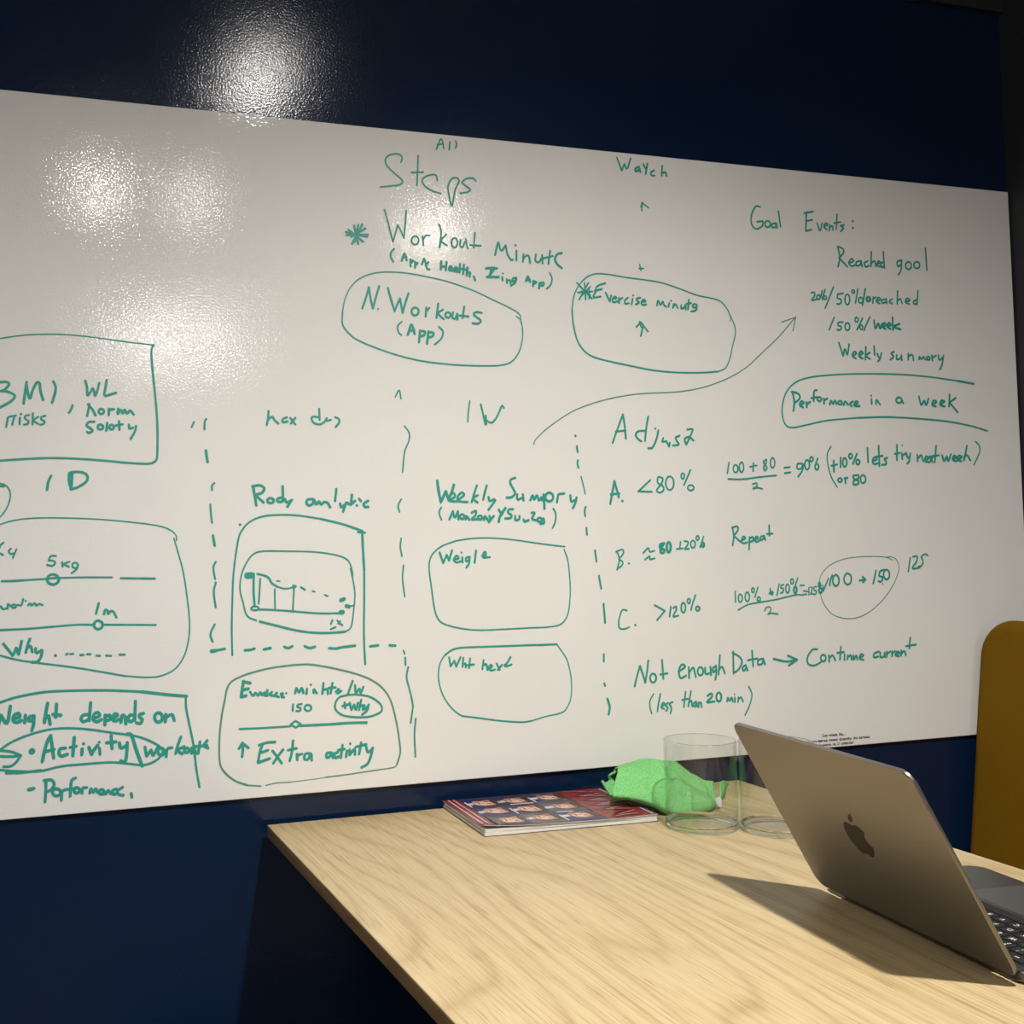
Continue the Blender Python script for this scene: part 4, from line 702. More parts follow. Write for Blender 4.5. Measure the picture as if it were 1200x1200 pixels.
     '35:-8446,9051 -8394,9222 -8336,9380|35:-8336,9380 -8284,9231 -8245,9098|35:-8245,9098 -8205,9286 -8176,9459|35:-8072,9236 -8101,9241 -8129,9228 -8147,9198 -8152,9161 -8141,9126 -8118,9102 -8089,9096 -8061,9110 -8043,9140 -8038,9177 -8049,9212 -8072,9236|35:-7916,9461 -7900,9147|36:-7959,9220 -7823,9231|36:-7608,9249 -7479,9322 -7535,9363 -7596,9284 -7578,9144 -7464,9174|36:-7410,9313 -7407,9135|36:-7396,9229 -7321,9299 -7279,9143|36:-7165,9296 -7191,9301 -7216,9288 -7233,9260 -7237,9226 -7228,9193 -7207,9171 -7180,9166 -7155,9178 -7138,9206 -7134,9241 -7144,9274 -7165,9296|36:-7090,9288 -7087,9184 -7000,9194|36:-6989,9298 -6980,9157|36:-6877,9313 -6945,9266 -6930,9205 -6879,9247|36:-6877,9313 -6874,9187 -6900,9079|36:-6793,9482 -6833,9164|36:-6823,9239 -6758,9286 -6707,9173|36:-6530,9530 -6534,9164|36:-6545,9515 -6400,9433 -6361,9341 -6436,9225 -6534,9170|36:-6291,9293 -6354,9251 -6331,9198 -6279,9241|36:-6291,9293 -6252,9200|36:-6153,9528 -6139,9264|37:-6242,9372 -6051,9393|37:-5936,9387 -6027,9364 -6041,9289 -5958,9300 -5929,9381|37:-5936,9387 -5897,9288'),
    ('drawn_arrow', 'short green arrow before Continue current',
     '40:-5720,9371 -5467,9313 -5254,9330|40:-5426,9412 -5239,9332|40:-5239,9332 -5416,9243'),
    ('handwritten_text', 'green note reading Continue current',
     '35:-4813,9495 -4918,9490 -5020,9367 -5013,9254 -4891,9216 -4745,9267|36:-4669,9388 -4697,9392 -4724,9382 -4741,9358 -4746,9329 -4736,9301 -4714,9282 -4686,9278 -4659,9288 -4642,9312 -4637,9341 -4647,9369 -4669,9388|36:-4572,9378 -4570,9265|36:-4567,9329 -4494,9374 -4439,9284|36:-4310,9517 -4341,9296|36:-4394,9411 -4248,9421|36:-4238,9378 -4243,9281|36:-4172,9359 -4183,9288|36:-4173,9326 -4108,9356 -4088,9280|36:-4053,9353 -4044,9281 -3989,9350 -3969,9278|36:-3923,9308 -3834,9336 -3880,9368 -3924,9298 -3838,9262|36:-3497,9393 -3595,9364 -3611,9300 -3510,9305|36:-3466,9375 -3462,9293 -3388,9306 -3368,9377 -3365,9288|36:-3319,9384 -3324,9289|36:-3321,9342 -3246,9384|36:-3205,9389 -3209,9297|36:-3207,9346 -3139,9386|37:-3135,9320 -3043,9349 -3091,9377 -3135,9313 -3062,9290|37:-3000,9393 -3013,9298|37:-3003,9337 -2935,9377 -2902,9302|37:-2790,9609 -2821,9421|37:-2893,9464 -2673,9481'),
    ('handwritten_text', 'green note reading less than 20 min in brackets',
     '26:-8094,8906 -8165,8802 -8169,8686 -8138,8588|32:-7966,8899 -8009,8735 -8030,8619|32:-7957,8694 -7888,8722 -7921,8753 -7957,8682 -7901,8649|32:-7823,8744 -7875,8712 -7833,8660 -7868,8612|33:-7738,8754 -7797,8722 -7765,8656 -7785,8569|33:-7484,8909 -7527,8656|33:-7557,8775 -7443,8789|33:-7380,8912 -7441,8665|33:-7429,8721 -7376,8750 -7366,8658|33:-7294,8736 -7344,8695 -7311,8649 -7287,8730|33:-7287,8736 -7270,8652|33:-7243,8718 -7243,8638|33:-7241,8689 -7198,8716 -7181,8635|39:-7063,8817 -6985,8851 -6980,8792 -7077,8711 -6934,8715|39:-6821,8852 -6846,8857 -6869,8843 -6886,8813 -6890,8775 -6881,8739 -6861,8715 -6836,8710 -6813,8724 -6797,8754 -6792,8792 -6801,8828 -6821,8852|33:-6683,8700 -6666,8767 -6634,8706 -6593,8763 -6567,8693|33:-6526,8759 -6525,8681|30:-6531,8810 -6530,8810|33:-6455,8755 -6465,8681|33:-6460,8725 -6402,8752 -6366,8681|27:-6242,8929 -6183,8790 -6237,8613 -6333,8448'),
    ('dashed_marking', 'green dashed line left of the lines A, B and C',
     '47:-9412,13178 -9411,13178|35:-9390,13012 -9377,12913|35:-9374,12778 -9388,12734 -9371,12655|26:-9327,12510 -9289,12364 -9260,12226|35:-9257,12014 -9278,11955 -9271,11862|35:-9254,11670 -9248,11556'),
    ('dashed_marking', 'green dashed line left of the lines A, B and C',
     '35:-9109,11298 -9088,11118'),
    ('dashed_marking', 'green dashed line left of the lines A, B and C',
     '35:-9050,10884 -9014,10671'),
    ('dashed_marking', 'green dashed line left of the lines A, B and C',
     '35:-8979,10424 -8959,10113'),
    ('dashed_marking', 'green dashed line left of the lines A, B and C',
     '35:-8998,9600 -9002,9485'),
    ('dashed_marking', 'green dashed line left of the lines A, B and C',
     '35:-9003,9131 -8991,9090|41:-8955,8878 -8917,8746 -8940,8627'),
    ('handwritten_text', 'green heading reading Weekly Summary',
     '47:-11848,12441 -11827,12268 -11795,12106|48:-11795,12106 -11708,12273|48:-11708,12273 -11668,12150|48:-11668,12150 -11612,12253 -11570,12374|39:-11666,12133 -11560,12183 -11573,12245 -11643,12211 -11651,12127 -11525,12113|39:-11500,12141 -11402,12211 -11437,12253 -11505,12197 -11495,12121 -11344,12103|39:-11177,12365 -11225,12238 -11274,12103|39:-11165,12210 -11251,12159 -11174,12097|40:-11008,12365 -11048,12238 -11075,12139|40:-10982,12181 -10962,12118 -10884,12146|40:-10866,12129 -10923,12053 -10987,11977|40:-10510,12488 -10579,12465 -10599,12408 -10546,12307 -10516,12236 -10580,12179 -10667,12171|40:-10479,12222 -10481,12144 -10393,12164|40:-10382,12221 -10372,12127|40:-10253,12126 -10209,12206 -10183,12134 -10134,12206 -10104,12125|40:-10085,12125 -10052,12177 -10041,12125|43:-10013,12220 -10003,11990|43:-9885,12241 -9921,12245 -9955,12231 -9977,12202 -9982,12166 -9968,12133 -9940,12112 -9904,12108 -9870,12122 -9848,12151 -9843,12187 -9856,12220 -9885,12241|40:-9778,12089 -9759,12176 -9742,12219 -9639,12233|41:-9533,12204 -9517,12102 -9439,12131|41:-9421,12169 -9440,12087 -9491,11995'),
    ('handwritten_text', 'green line in brackets reading Monday and Sunday',
     '28:-11788,12022 -11828,11947 -11792,11827|39:-11657,11834 -11595,11959|39:-11595,11959 -11567,11861 -11510,11958|39:-11510,11958 -11507,11832|39:-11426,11908 -11444,11910 -11462,11902 -11473,11887 -11476,11868 -11468,11851 -11454,11840 -11435,11838 -11418,11845 -11406,11860 -11404,11879 -11411,11896 -11426,11908|39:-11380,11831 -11367,11881 -11320,11825|39:-11278,11934 -11201,11962 -11218,11886 -11280,11830 -11180,11829|39:-11123,11886 -11141,11887 -11159,11881 -11170,11868 -11173,11852 -11165,11838 -11150,11828 -11132,11826 -11114,11832 -11103,11845 -11100,11861 -11107,11876 -11123,11886|40:-11067,11822 -11050,11878 -11000,11813|40:-10974,11878 -10953,11835 -10897,11877|40:-10897,11877 -10985,11785|45:-10808,11976 -10757,11904|45:-10693,12003 -10789,11868 -10813,11788|40:-10563,11985 -10632,11980 -10648,11929 -10587,11888 -10613,11843 -10697,11838|40:-10525,11874 -10521,11808 -10458,11822 -10450,11873|40:-10380,11821 -10365,11786 -10292,11806|40:-10236,11925 -10179,11919 -10229,11828 -10126,11798|40:-10078,11839 -10099,11841 -10119,11834 -10132,11821 -10134,11805 -10126,11790 -10109,11780 -10088,11778 -10069,11785 -10056,11798 -10053,11814 -10061,11829 -10078,11839|40:-10023,11832 -10019,11760 -10083,11746|29:-9844,11989 -9805,11902 -9818,11772 -9869,11672'),
    ('drawn_box', 'green rounded box with the word Weight',
     '23:-9654,11372 -9813,11389 -10192,11441 -10566,11496 -10936,11530 -11272,11529 -11544,11497|25:-11544,11497 -11786,11417 -11937,11309 -12004,11186 -12010,11020 -11982,10799 -11952,10549 -11912,10355 -11826,10228 -11634,10151|23:-11634,10151 -11365,10099 -11093,10080 -10695,10081 -10291,10084 -9976,10086 -9785,10113 -9671,10203 -9612,10358 -9578,10644 -9586,10932 -9612,11163 -9671,11323'),
    ('handwritten_text', 'green word Weight',
     '36:-11832,11315 -11804,11237 -11776,11148|36:-11776,11148 -11714,11277|36:-11714,11277 -11677,11187|36:-11677,11187 -11623,11345|36:-11596,11199 -11515,11217 -11550,11260 -11596,11199 -11552,11154 -11486,11169|36:-11454,11230 -11450,11154|34:-11465,11308 -11464,11308|36:-11324,11236 -11385,11223 -11386,11167 -11331,11194|36:-11324,11236 -11342,11130 -11388,11069|37:-11216,11332 -11244,11142|37:-11111,11251 -11064,11312 -11050,11264 -11096,11223 -10980,11226'),
    ('drawn_box', 'green rounded box with the words What next',
     '30:-9845,9802 -10160,9802|31:-9845,9802 -10781,9814 -11269,9820 -11509,9820 -11653,9793 -11774,9721|24:-11653,9793 -11774,9721 -11860,9594 -11891,9431 -11874,9254 -11811,9076 -11708,8927 -11603,8822 -11509,8761|27:-11509,8761 -11294,8725 -10932,8658 -10688,8622 -10466,8601 -10317,8611|21:-10317,8611 -10066,8665 -9863,8691 -9735,8732 -9643,8859 -9606,8993 -9599,9220 -9634,9427 -9674,9555 -9747,9672 -9845,9802'),
    ('handwritten_text', 'green words What next',
     '33:-11708,9679 -11687,9541|33:-11687,9541 -11621,9626|33:-11621,9626 -11592,9530|33:-11592,9530 -11517,9676|33:-11470,9663 -11487,9520|33:-11482,9553 -11438,9573 -11432,9513|33:-11355,9646 -11377,9497|34:-11415,9543 -11294,9550|34:-11128,9609 -11151,9470|34:-11140,9525 -11086,9544 -11064,9454|34:-11046,9476 -10985,9499 -11004,9529 -11046,9487 -10998,9440 -10937,9452|34:-10906,9547 -10852,9444|34:-10813,9520 -10888,9445|34:-10663,9636 -10714,9560 -10769,9506|34:-10769,9518 -10740,9494 -10646,9518'),
]
build_ink()

def printed_lines():
    bm = bmesh.new()
    for body, x0, x1, z in (('Czy wiesz, że...', -0.478, -0.429, 0.7975),
                            ('towarowo-teraz masz dostęp do tarasu', -0.530, -0.377, 0.7890),
                            ('widokowego na 21 piętrze?', -0.500, -0.412, 0.7815)):
        me = text_mesh(body, 0.008, 0.00016)
        xs = [v.co.x for v in me.vertices]
        s = (x1 - x0) / (max(xs) - min(xs))
        vs = [bm.verts.new(((x0 + (v.co.x - min(xs)) * s), -0.0005, z + v.co.y * 0.86)) for v in me.vertices]
        for p in me.polygons:
            bm.faces.new([vs[i] for i in p.vertices])
        bpy.data.meshes.remove(me)
    finish('printed_text', bm, M['print'], board, label='small black printed text at the bottom edge')
printed_lines()

# ------------------------------------------------------------------ table
TX0, TX1, TY0, TY1, TZ = -1.4647, -0.6573, -1.42, -0.010, 0.74
table = thing('table', 'light oak topped table standing against the navy wall below the whiteboard', 'table', ((TX0 + TX1) / 2, (TY0 + TY1) / 2, 0))
cx, cy = (TX0 + TX1) / 2, (TY0 + TY1) / 2
bm = bmesh.new()
box(bm, TX0 - cx, TX1 - cx, TY0 - cy, TY1 - cy, TZ - 0.018, TZ, 0.0015, 2)
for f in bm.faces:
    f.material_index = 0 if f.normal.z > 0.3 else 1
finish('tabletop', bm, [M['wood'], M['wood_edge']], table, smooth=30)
bm = bmesh.new()
box(bm, -0.05, 0.05, -0.05, 0.05, 0.02, TZ - 0.03, 0.006)
finish('pedestal', bm, M['black_metal'], table)
bm = bmesh.new()
box(bm, -0.28, 0.28, -0.40, 0.40, 0.0, 0.02, 0.006)
finish('base_plate', bm, M['black_metal'], table)
bm = bmesh.new()
box(bm, -0.30, 0.30, -0.04, 0.04, TZ - 0.03, TZ - 0.018)
box(bm, -0.04, 0.04, -0.5, 0.5, TZ - 0.03, TZ - 0.018)
finish('top_bracket', bm, M['black_metal'], table)

# ------------------------------------------------------------------ mustard bench along the right wall
bench = thing('bench', 'mustard yellow upholstered bench with a tall rounded backrest in the corner behind the laptop', 'bench', (0, 0, 0))
def backrest():
    bm = bmesh.new()
    # outline in the (along wall, height) plane, thickness across
    y0, y1 = -1.45, -0.008
    h = 0.60
    # cushion: stacked outlines that draw in towards the front and the back
    T, B, R0, N = 0.085, 0.020, 0.066, 6
    lay = [(B * (1 - math.sin(math.pi / 2 * k / N)), B * (1 - math.cos(math.pi / 2 * k / N))) for k in range(N + 1)]
    lay = lay + [(i, T - z) for i, z in lay[::-1]]
    rings = []
    for ins, z in lay:
        o = rounded_rect(y0 + ins, y1 - ins, ins, h - ins, R0 - ins, 12)
        rings.append([bm.verts.new((x, y, z)) for x, y in o])
    for p, q in zip(rings, rings[1:]):
        for i in range(len(p)):
            j = (i + 1) % len(p)
            bm.faces.new((p[i], p[j], q[j], q[i]))
    bm.faces.new(rings[0][::-1])
    bm.faces.new(rings[-1])
    tilt = math.atan(0.1305)
    rot = Matrix.Rotation(tilt, 4, 'Y')
    for v in bm.verts:
        y, z, t = v.co.x, v.co.y, v.co.z
        # thickness runs from the front face back towards the wall
        p = Vector((t, y, z))
        p = rot @ p
        v.co = p + Vector((-0.207, 0, 0.397))
    bmesh.ops.recalc_face_normals(bm, faces=bm.faces)
    finish('backrest', bm, M['mustard'], bench, smooth=50)
backrest()
bm = bmesh.new()
box(bm, -0.60, -0.17, -1.45, -0.008, 0.34, 0.45, 0.025, 4)
finish('seat', bm, M['mustard'], bench, smooth=50)
for lx in (-0.55, -0.14):
    for ly in (-1.38, -0.07):
        bm = bmesh.new()
        box(bm, lx - 0.02, lx + 0.02, ly - 0.02, ly + 0.02, 0.0, 0.345)
        finish('leg', bm, M['black_metal'], bench)

# ------------------------------------------------------------------ magazine
def magazine():
    W, D, H = 0.266, 0.188, 0.0105
    t = thing('magazine', 'magazine with a red and dark cover of small portrait photos lying on the table', 'magazine', (-1.0615, -0.1085, TZ), math.radians(-3.0))
    bm = bmesh.new()
    box(bm, -W / 2, W / 2, -D / 2, D / 2, 0.0, 0.0008)
    finish('back_cover', bm, M['cover_dark'], t)
    bm = bmesh.new()
    box(bm, -W / 2 + 0.001, W / 2 - 0.001, -D / 2 + 0.0012, D / 2 - 0.001, 0.0008, 0.0048)
    box(bm, -W / 2 + 0.002, W / 2 - 0.001, -D / 2 + 0.002, D / 2 - 0.002, 0.0052, 0.0094)
    finish('page_block', bm, M['pages'], t)
    # front cover: a grid sheet whose near left corner curls up a little
    def lift(x, y):
        a = (x + W / 2) / W
        b = (y + D / 2) / D
        c = max(0.0, 1 - a * 3.2) * max(0.0, 1 - b * 5.0)
        return 0.006 * c * c + 0.0008 * math.sin(a * 7) * (1 - b)
    bm = bmesh.new()
    NX, NY = 40, 28
    g = [[bm.verts.new((-W / 2 + W * i / NX, -D / 2 + D * j / NY, H + lift(-W / 2 + W * i / NX, -D / 2 + D * j / NY))) for i in range(NX + 1)] for j in range(NY + 1)]
    low = [[bm.verts.new(v.co - Vector((0, 0, 0.0007))) for v in row] for row in g]
    mats = ['cover_dark', 'cover_red', 'cover_dkred', 'cover_white', 'cover_navy', 'cover_skin', 'cover_skin2', 'cover_hair', 'cover_grey', 'cover_skin3']
    for j in range(NY):
        for i in range(NX):
            f = bm.faces.new((g[j][i], g[j][i + 1], g[j + 1][i + 1], g[j + 1][i]))
            bm.faces.new((low[j][i], low[j + 1][i], low[j + 1][i + 1], low[j][i + 1])).material_index = 3
    def rim(a, b):
        for k in range(len(a) - 1):
            bm.faces.new((a[k], b[k], b[k + 1], a[k + 1])).material_index = 3
    rim(g[0], low[0]); rim([r[-1] for r in g], [r[-1] for r in low]); rim(g[-1][::-1], low[-1][::-1]); rim([r[0] for r in g][::-1], [r[0] for r in low][::-1])
    lay = [0]
    def poly(pts, mat, lvl):
        vs = [bm.verts.new((x, y, H + lift(x, y) + 0.00012 * lvl)) for x, y in pts]
        f = bm.faces.new(vs)
        f.material_index = mats.index(mat)
        f.normal_update()
        if f.normal.z < 0:
            f.normal_flip()
    def uv(a, b):
        return (-W / 2 + W * a, -D / 2 + D * b)
    def quad(a0, b0, a1, b1, mat, lvl):
        # split in strips so the print follows the curl
        n = max(1, int(abs(b1 - b0) * 12))
        for k in range(n):
            c0 = b0 + (b1 - b0) * k / n; c1 = b0 + (b1 - b0) * (k + 1) / n
            poly([uv(a0, c0), uv(a1, c0), uv(a1, c1), uv(a0, c1)], mat, lvl)
    def ell(a, b, ra, rb, mat, lvl, n=14, a0=0, a1=360, sq=1.0):
        pts = []
        for k in range(n):
            th = math.radians(a0 + (a1 - a0) * k / (n if a1 - a0 == 360 else n - 1))
            pts.append(uv(a + ra * math.cos(th), b + rb * math.sin(th)))
        poly(pts, mat, lvl)
    quad(0.004, 0.004, 0.085, 0.996, 'cover_red', 1)
    quad(0.028, 0.01, 0.036, 0.99, 'cover_white', 2)
    quad(0.060, 0.01, 0.066, 0.99, 'cover_white', 2)
    # a grid of generic little portraits, heads towards the masthead
    cells = [(0.09, 0.28), (0.28, 0.48), (0.48, 0.70)]
    rows = [(0.03, 0.34), (0.34, 0.66), (0.66, 0.97)]
    rnd = random.Random(5)
    for r, (b0, b1) in enumerate(rows):
        for c, (a0, a1) in enumerate(cells):
            bg = ['cover_dark', 'cover_grey', 'cover_navy'][(r * 2 + c) % 3]
            if r == 2: bg = ['cover_navy', 'cover_navy', 'cover_grey'][c]
            quad(a0 + 0.004, b0 + 0.01, a1 - 0.004, b1 - 0.01, bg, 1)
            am, bmid = (a0 + a1) / 2 + 0.02, (b0 + b1) / 2 + rnd.uniform(-0.02, 0.02)
            coat = ['cover_navy', 'cover_dark', 'cover_grey'][rnd.randrange(3)]
            # shoulders, shirt, neck, hair, face
            poly([uv(a0 + 0.006, bmid - 0.14), uv(am - 0.052, bmid - 0.07), uv(am - 0.048, bmid + 0.07), uv(a0 + 0.006, bmid + 0.14)], coat, 2)
            poly([uv(a0 + 0.006, bmid - 0.05), uv(am - 0.050, bmid - 0.03), uv(am - 0.050, bmid + 0.03), uv(a0 + 0.006, bmid + 0.015)], 'cover_white', 3)
            skin = ['cover_skin', 'cover_skin2'][rnd.randrange(2)]
            ell(am + 0.026, bmid, 0.070, 0.120, 'cover_hair', 3)
            ell(am, bmid, 0.074, 0.105, skin, 4)
            ell(am - 0.006, bmid - 0.018, 0.050, 0.062, 'cover_skin3', 5)
            ell(am + 0.060, bmid + 0.02, 0.020, 0.085, 'cover_hair', 5)
            ell(am - 0.010, bmid + 0.088, 0.040, 0.016, 'cover_hair', 5, 8)
            ell(am + 0.014, bmid - 0.036, 0.005, 0.018, 'cover_hair', 6, 8)
            ell(am + 0.014, bmid + 0.036, 0.005, 0.018, 'cover_hair', 6, 8)
            ell(am + 0.026, bmid - 0.036, 0.004, 0.024, 'cover_hair', 6, 8)
            ell(am + 0.026, bmid + 0.036, 0.004, 0.024, 'cover_hair', 6, 8)
            poly([uv(am + 0.012, bmid - 0.006), uv(am - 0.016, bmid - 0.016), uv(am - 0.016, bmid + 0.016)], 'cover_skin', 6)
            ell(am - 0.033, bmid, 0.006, 0.034, 'cover_dkred', 6, 8)
            if (r + c) % 2 == 0:
                quad(a0 + 0.008, b0 + 0.02, a0 + 0.018, b1 - 0.10, 'cover_white', 3)
    # caption bars between the portraits
    quad(0.33, 0.655, 0.47, 0.685, 'cover_white', 6)
    quad(0.50, 0.30, 0.60, 0.325, 'cover_white', 6)
    # masthead: red band with heavy outlined letter strokes
    quad(0.70, 0.004, 0.985, 0.996, 'cover_red', 1)
    quad(0.70, 0.004, 0.712, 0.996, 'cover_dkred', 2)
    quad(0.965, 0.004, 0.996, 0.996, 'cover_grey', 2)
    quad(0.975, 0.02, 0.981, 0.98, 'cover_white', 3)
    zz = [(0.74, 0.95), (0.92, 0.86), (0.74, 0.78), (0.92, 0.70), (0.74, 0.62), (0.92, 0.55), (0.74, 0.46), (0.92, 0.38), (0.74, 0.30), (0.92, 0.22), (0.80, 0.14), (0.74, 0.05), (0.92, 0.06)]
    for p, q in zip(zz, zz[1:]):
        a, b = Vector(uv(*p)), Vector(uv(*q))
        n = (b - a).normalized(); n = Vector((-n.y, n.x))
        poly([a + n * 0.0035, b + n * 0.0035, b - n * 0.0035, a - n * 0.0035], 'cover_dkred', 3)
        a2, b2 = a + n * 0.005, b + n * 0.005
        poly([a2 + n * 0.0006, b2 + n * 0.0006, b2 - n * 0.0006, a2 - n * 0.0006], 'cover_white', 2)
    finish('front_cover', bm, [M[k] for k in mats], t)
magazine()

# ------------------------------------------------------------------ green microfibre cloth
def cloth():
    t = thing('cleaning_cloth', 'crumpled bright green microfibre cloth behind the clear glasses, partly on the magazine', 'cloth', (-0.87, -0.12, TZ))
    O = Vector((-0.87, -0.12, TZ))
    # sharp creases pressed into the front of the cloth
    CREASE = [((-0.868, 0.7755), (-0.834, 0.7500), 0.0030), ((-0.857, 0.7680), (-0.874, 0.7470), 0.0028),
              ((-0.905, 0.7930), (-0.925, 0.7640), -0.0030), ((-0.872, 0.7960), (-0.880, 0.7700), -0.0028), ((-0.850, 0.7860), (-0.826, 0.7660), 0.0025)]
    def sheet(bm, rows, thick=0.0035, sub=11, amp=0.0009):
        # rows of control points -> smooth surface -> two sided sheet with a soft rim
        R = [[Vector(p) for p in r] for r in rows]
        R = [catmull(r, sub) for r in R]
        cols = [catmull([r[i] for r in R], sub) for i in range(len(R[0]))]
        nu, nv = len(cols), len(cols[0])
        nor = [[None] * nv for _ in range(nu)]
        for i in range(nu):
            for j in range(nv):
                a = cols[min(i + 1, nu - 1)][j] - cols[max(i - 1, 0)][j]
                b = cols[i][min(j + 1, nv - 1)] - cols[i][max(j - 1, 0)]
                n = a.cross(b)
                nor[i][j] = n.normalized() if n.length > 1e-12 else Vector((0, 0, 1))
        top, bot = [], []
        for i in range(nu):
            ta, ba = [], []
            for j in range(nv):
                p = cols[i][j]
                r = 1.0 - abs(noise.noise(p * 22 + Vector((3.3, 1.7, 0.4)))) * 2.2
                d = r * amp * 5.5 + noise.noise(p * 60) * amp * 1.2 + noise.noise(p * 420) * amp * 0.75
                if p.y < -0.11:
                    for (ax, az), (bx, bz), amp2 in CREASE:
                        ux, uz = bx - ax, bz - az
                        k = max(0.0, min(1.0, ((p.x - ax) * ux + (p.z - az) * uz) / (ux * ux + uz * uz)))
                        dd = math.hypot(p.x - ax - k * ux, p.z - az - k * uz)
                        d += amp2 * math.exp(-(dd / 0.0028) ** 2)
                h = thick / 2
                ta.append(bm.verts.new(p + nor[i][j] * (h + d) - O))
                ba.append(bm.verts.new(p + nor[i][j] * (-h + d) - O))
            for v in ta + ba:
                v.co.z = max(v.co.z, 0.0004)
            top.append(ta); bot.append(ba)
        for i in range(nu - 1):
            for j in range(nv - 1):
                bm.faces.new((top[i][j], top[i + 1][j], top[i + 1][j + 1], top[i][j + 1]))
                bm.faces.new((bot[i][j], bot[i][j + 1], bot[i + 1][j + 1], bot[i + 1][j]))
        for i in range(nu - 1):
            bm.faces.new((top[i][0], bot[i][0], bot[i + 1][0], top[i + 1][0]))
            bm.faces.new((top[i][-1], top[i + 1][-1], bot[i + 1][-1], bot[i][-1]))
        for j in range(nv - 1):
            bm.faces.new((top[0][j], top[0][j + 1], bot[0][j + 1], bot[0][j]))
            bm.faces.new((top[-1][j], bot[-1][j], bot[-1][j + 1], top[-1][j + 1]))
    bm = bmesh.new()
    # main fold, from the hem tucked under at the front, over the ridge, down to the back
    sheet(bm, [
        [(-0.958, -0.128, 0.7575), (-0.935, -0.140, 0.7575), (-0.905, -0.150, 0.7560), (-0.880, -0.160, 0.7450), (-0.855, -0.165, 0.7440), (-0.830, -0.160, 0.7440), (-0.806, -0.148, 0.7440)],
        [(-0.972, -0.147, 0.7665), (-0.950, -0.162, 0.7650), (-0.922, -0.175, 0.7585), (-0.893, -0.186, 0.7450), (-0.868, -0.188, 0.7440), (-0.842, -0.184, 0.7440), (-0.815, -0.172, 0.7440)],
        [(-0.970, -0.144, 0.7740), (-0.948, -0.158, 0.7730), (-0.921, -0.173, 0.7670), (-0.893, -0.188, 0.7530), (-0.868, -0.190, 0.7510), (-0.842, -0.187, 0.7500), (-0.812, -0.174, 0.7500)],
        [(-0.955, -0.128, 0.7840), (-0.930, -0.138, 0.7850), (-0.900, -0.148, 0.7860), (-0.872, -0.160, 0.7760), (-0.848, -0.162, 0.7700), (-0.822, -0.152, 0.7630), (-0.796, -0.140, 0.7600)],
        [(-0.933, -0.098, 0.7940), (-0.908, -0.102, 0.7980), (-0.872, -0.108, 0.8020), (-0.846, -0.115, 0.7960), (-0.818, -0.116, 0.7790), (-0.798, -0.112, 0.7700), (-0.776, -0.108, 0.7640)],
        [(-0.920, -0.065, 0.7820), (-0.895, -0.062, 0.7860), (-0.862, -0.062, 0.7880), (-0.835, -0.068, 0.7840), (-0.812, -0.074, 0.7720), (-0.790, -0.078, 0.7640), (-0.770, -0.082, 0.7560)],
        [(-0.912, -0.040, 0.7600), (-0.885, -0.034, 0.7470), (-0.855, -0.030, 0.7450), (-0.828, -0.036, 0.7450), (-0.806, -0.046, 0.7450), (-0.786, -0.055, 0.7440), (-0.768, -0.064, 0.7440)],
    ])
    # left fold peeping out behind, and its drooping corner
    sheet(bm, [
        [(-0.930, -0.062, 0.7660), (-0.915, -0.055, 0.7600), (-0.895, -0.050, 0.7580)],
        [(-0.934, -0.066, 0.7800), (-0.918, -0.058, 0.7840), (-0.898, -0.052, 0.7830)],
        [(-0.926, -0.072, 0.7900), (-0.908, -0.066, 0.7930), (-0.888, -0.060, 0.7930)],
    ])
    sheet(bm, [
        [(-0.962, -0.094, 0.7780), (-0.955, -0.090, 0.7720), (-0.938, -0.082, 0.7740)],
        [(-0.958, -0.100, 0.7700), (-0.948, -0.096, 0.7660), (-0.932, -0.088, 0.7680)],
        [(-0.952, -0.110, 0.7620), (-0.942, -0.106, 0.7600), (-0.928, -0.098, 0.7600)],
    ])
    # right corner folded back
    sheet(bm, [
        [(-0.792, -0.150, 0.7440), (-0.782, -0.140, 0.7435), (-0.774, -0.126, 0.7435)],
        [(-0.786, -0.142, 0.7530), (-0.772, -0.128, 0.7520), (-0.760, -0.112, 0.7480)],
        [(-0.776, -0.124, 0.7640), (-0.758, -0.110, 0.7650), (-0.741, -0.096, 0.7590)],
    ])
    bmesh.ops.recalc_face_normals(bm, faces=bm.faces)
    finish('cloth_body', bm, M['green_cloth'], t, smooth='all')
    bm = bmesh.new()
    pts = [(0.001, 0.006), (0.009, 0.0), (0.011, 0.013), (0.006, 0.019), (-0.001, 0.015)]
    a = [bm.verts.new((-0.818 + x - O.x + 0.004 * y / 0.026, -0.178 - O.y - 0.004 + 0.25 * y, 0.7430 + 0.85 * y - O.z)) for x, y in pts]
    b = [bm.verts.new(v.co + Vector((0, 0.0006, 0))) for v in a]
    bm.faces.new(a); bm.faces.new(b[::-1])
    for i in range(5):
        bm.faces.new((a[i], b[i], b[(i + 1) % 5], a[(i + 1) % 5]))
    finish('care_tag', bm, M['cover_white'], t, label='white care tag')
cloth()

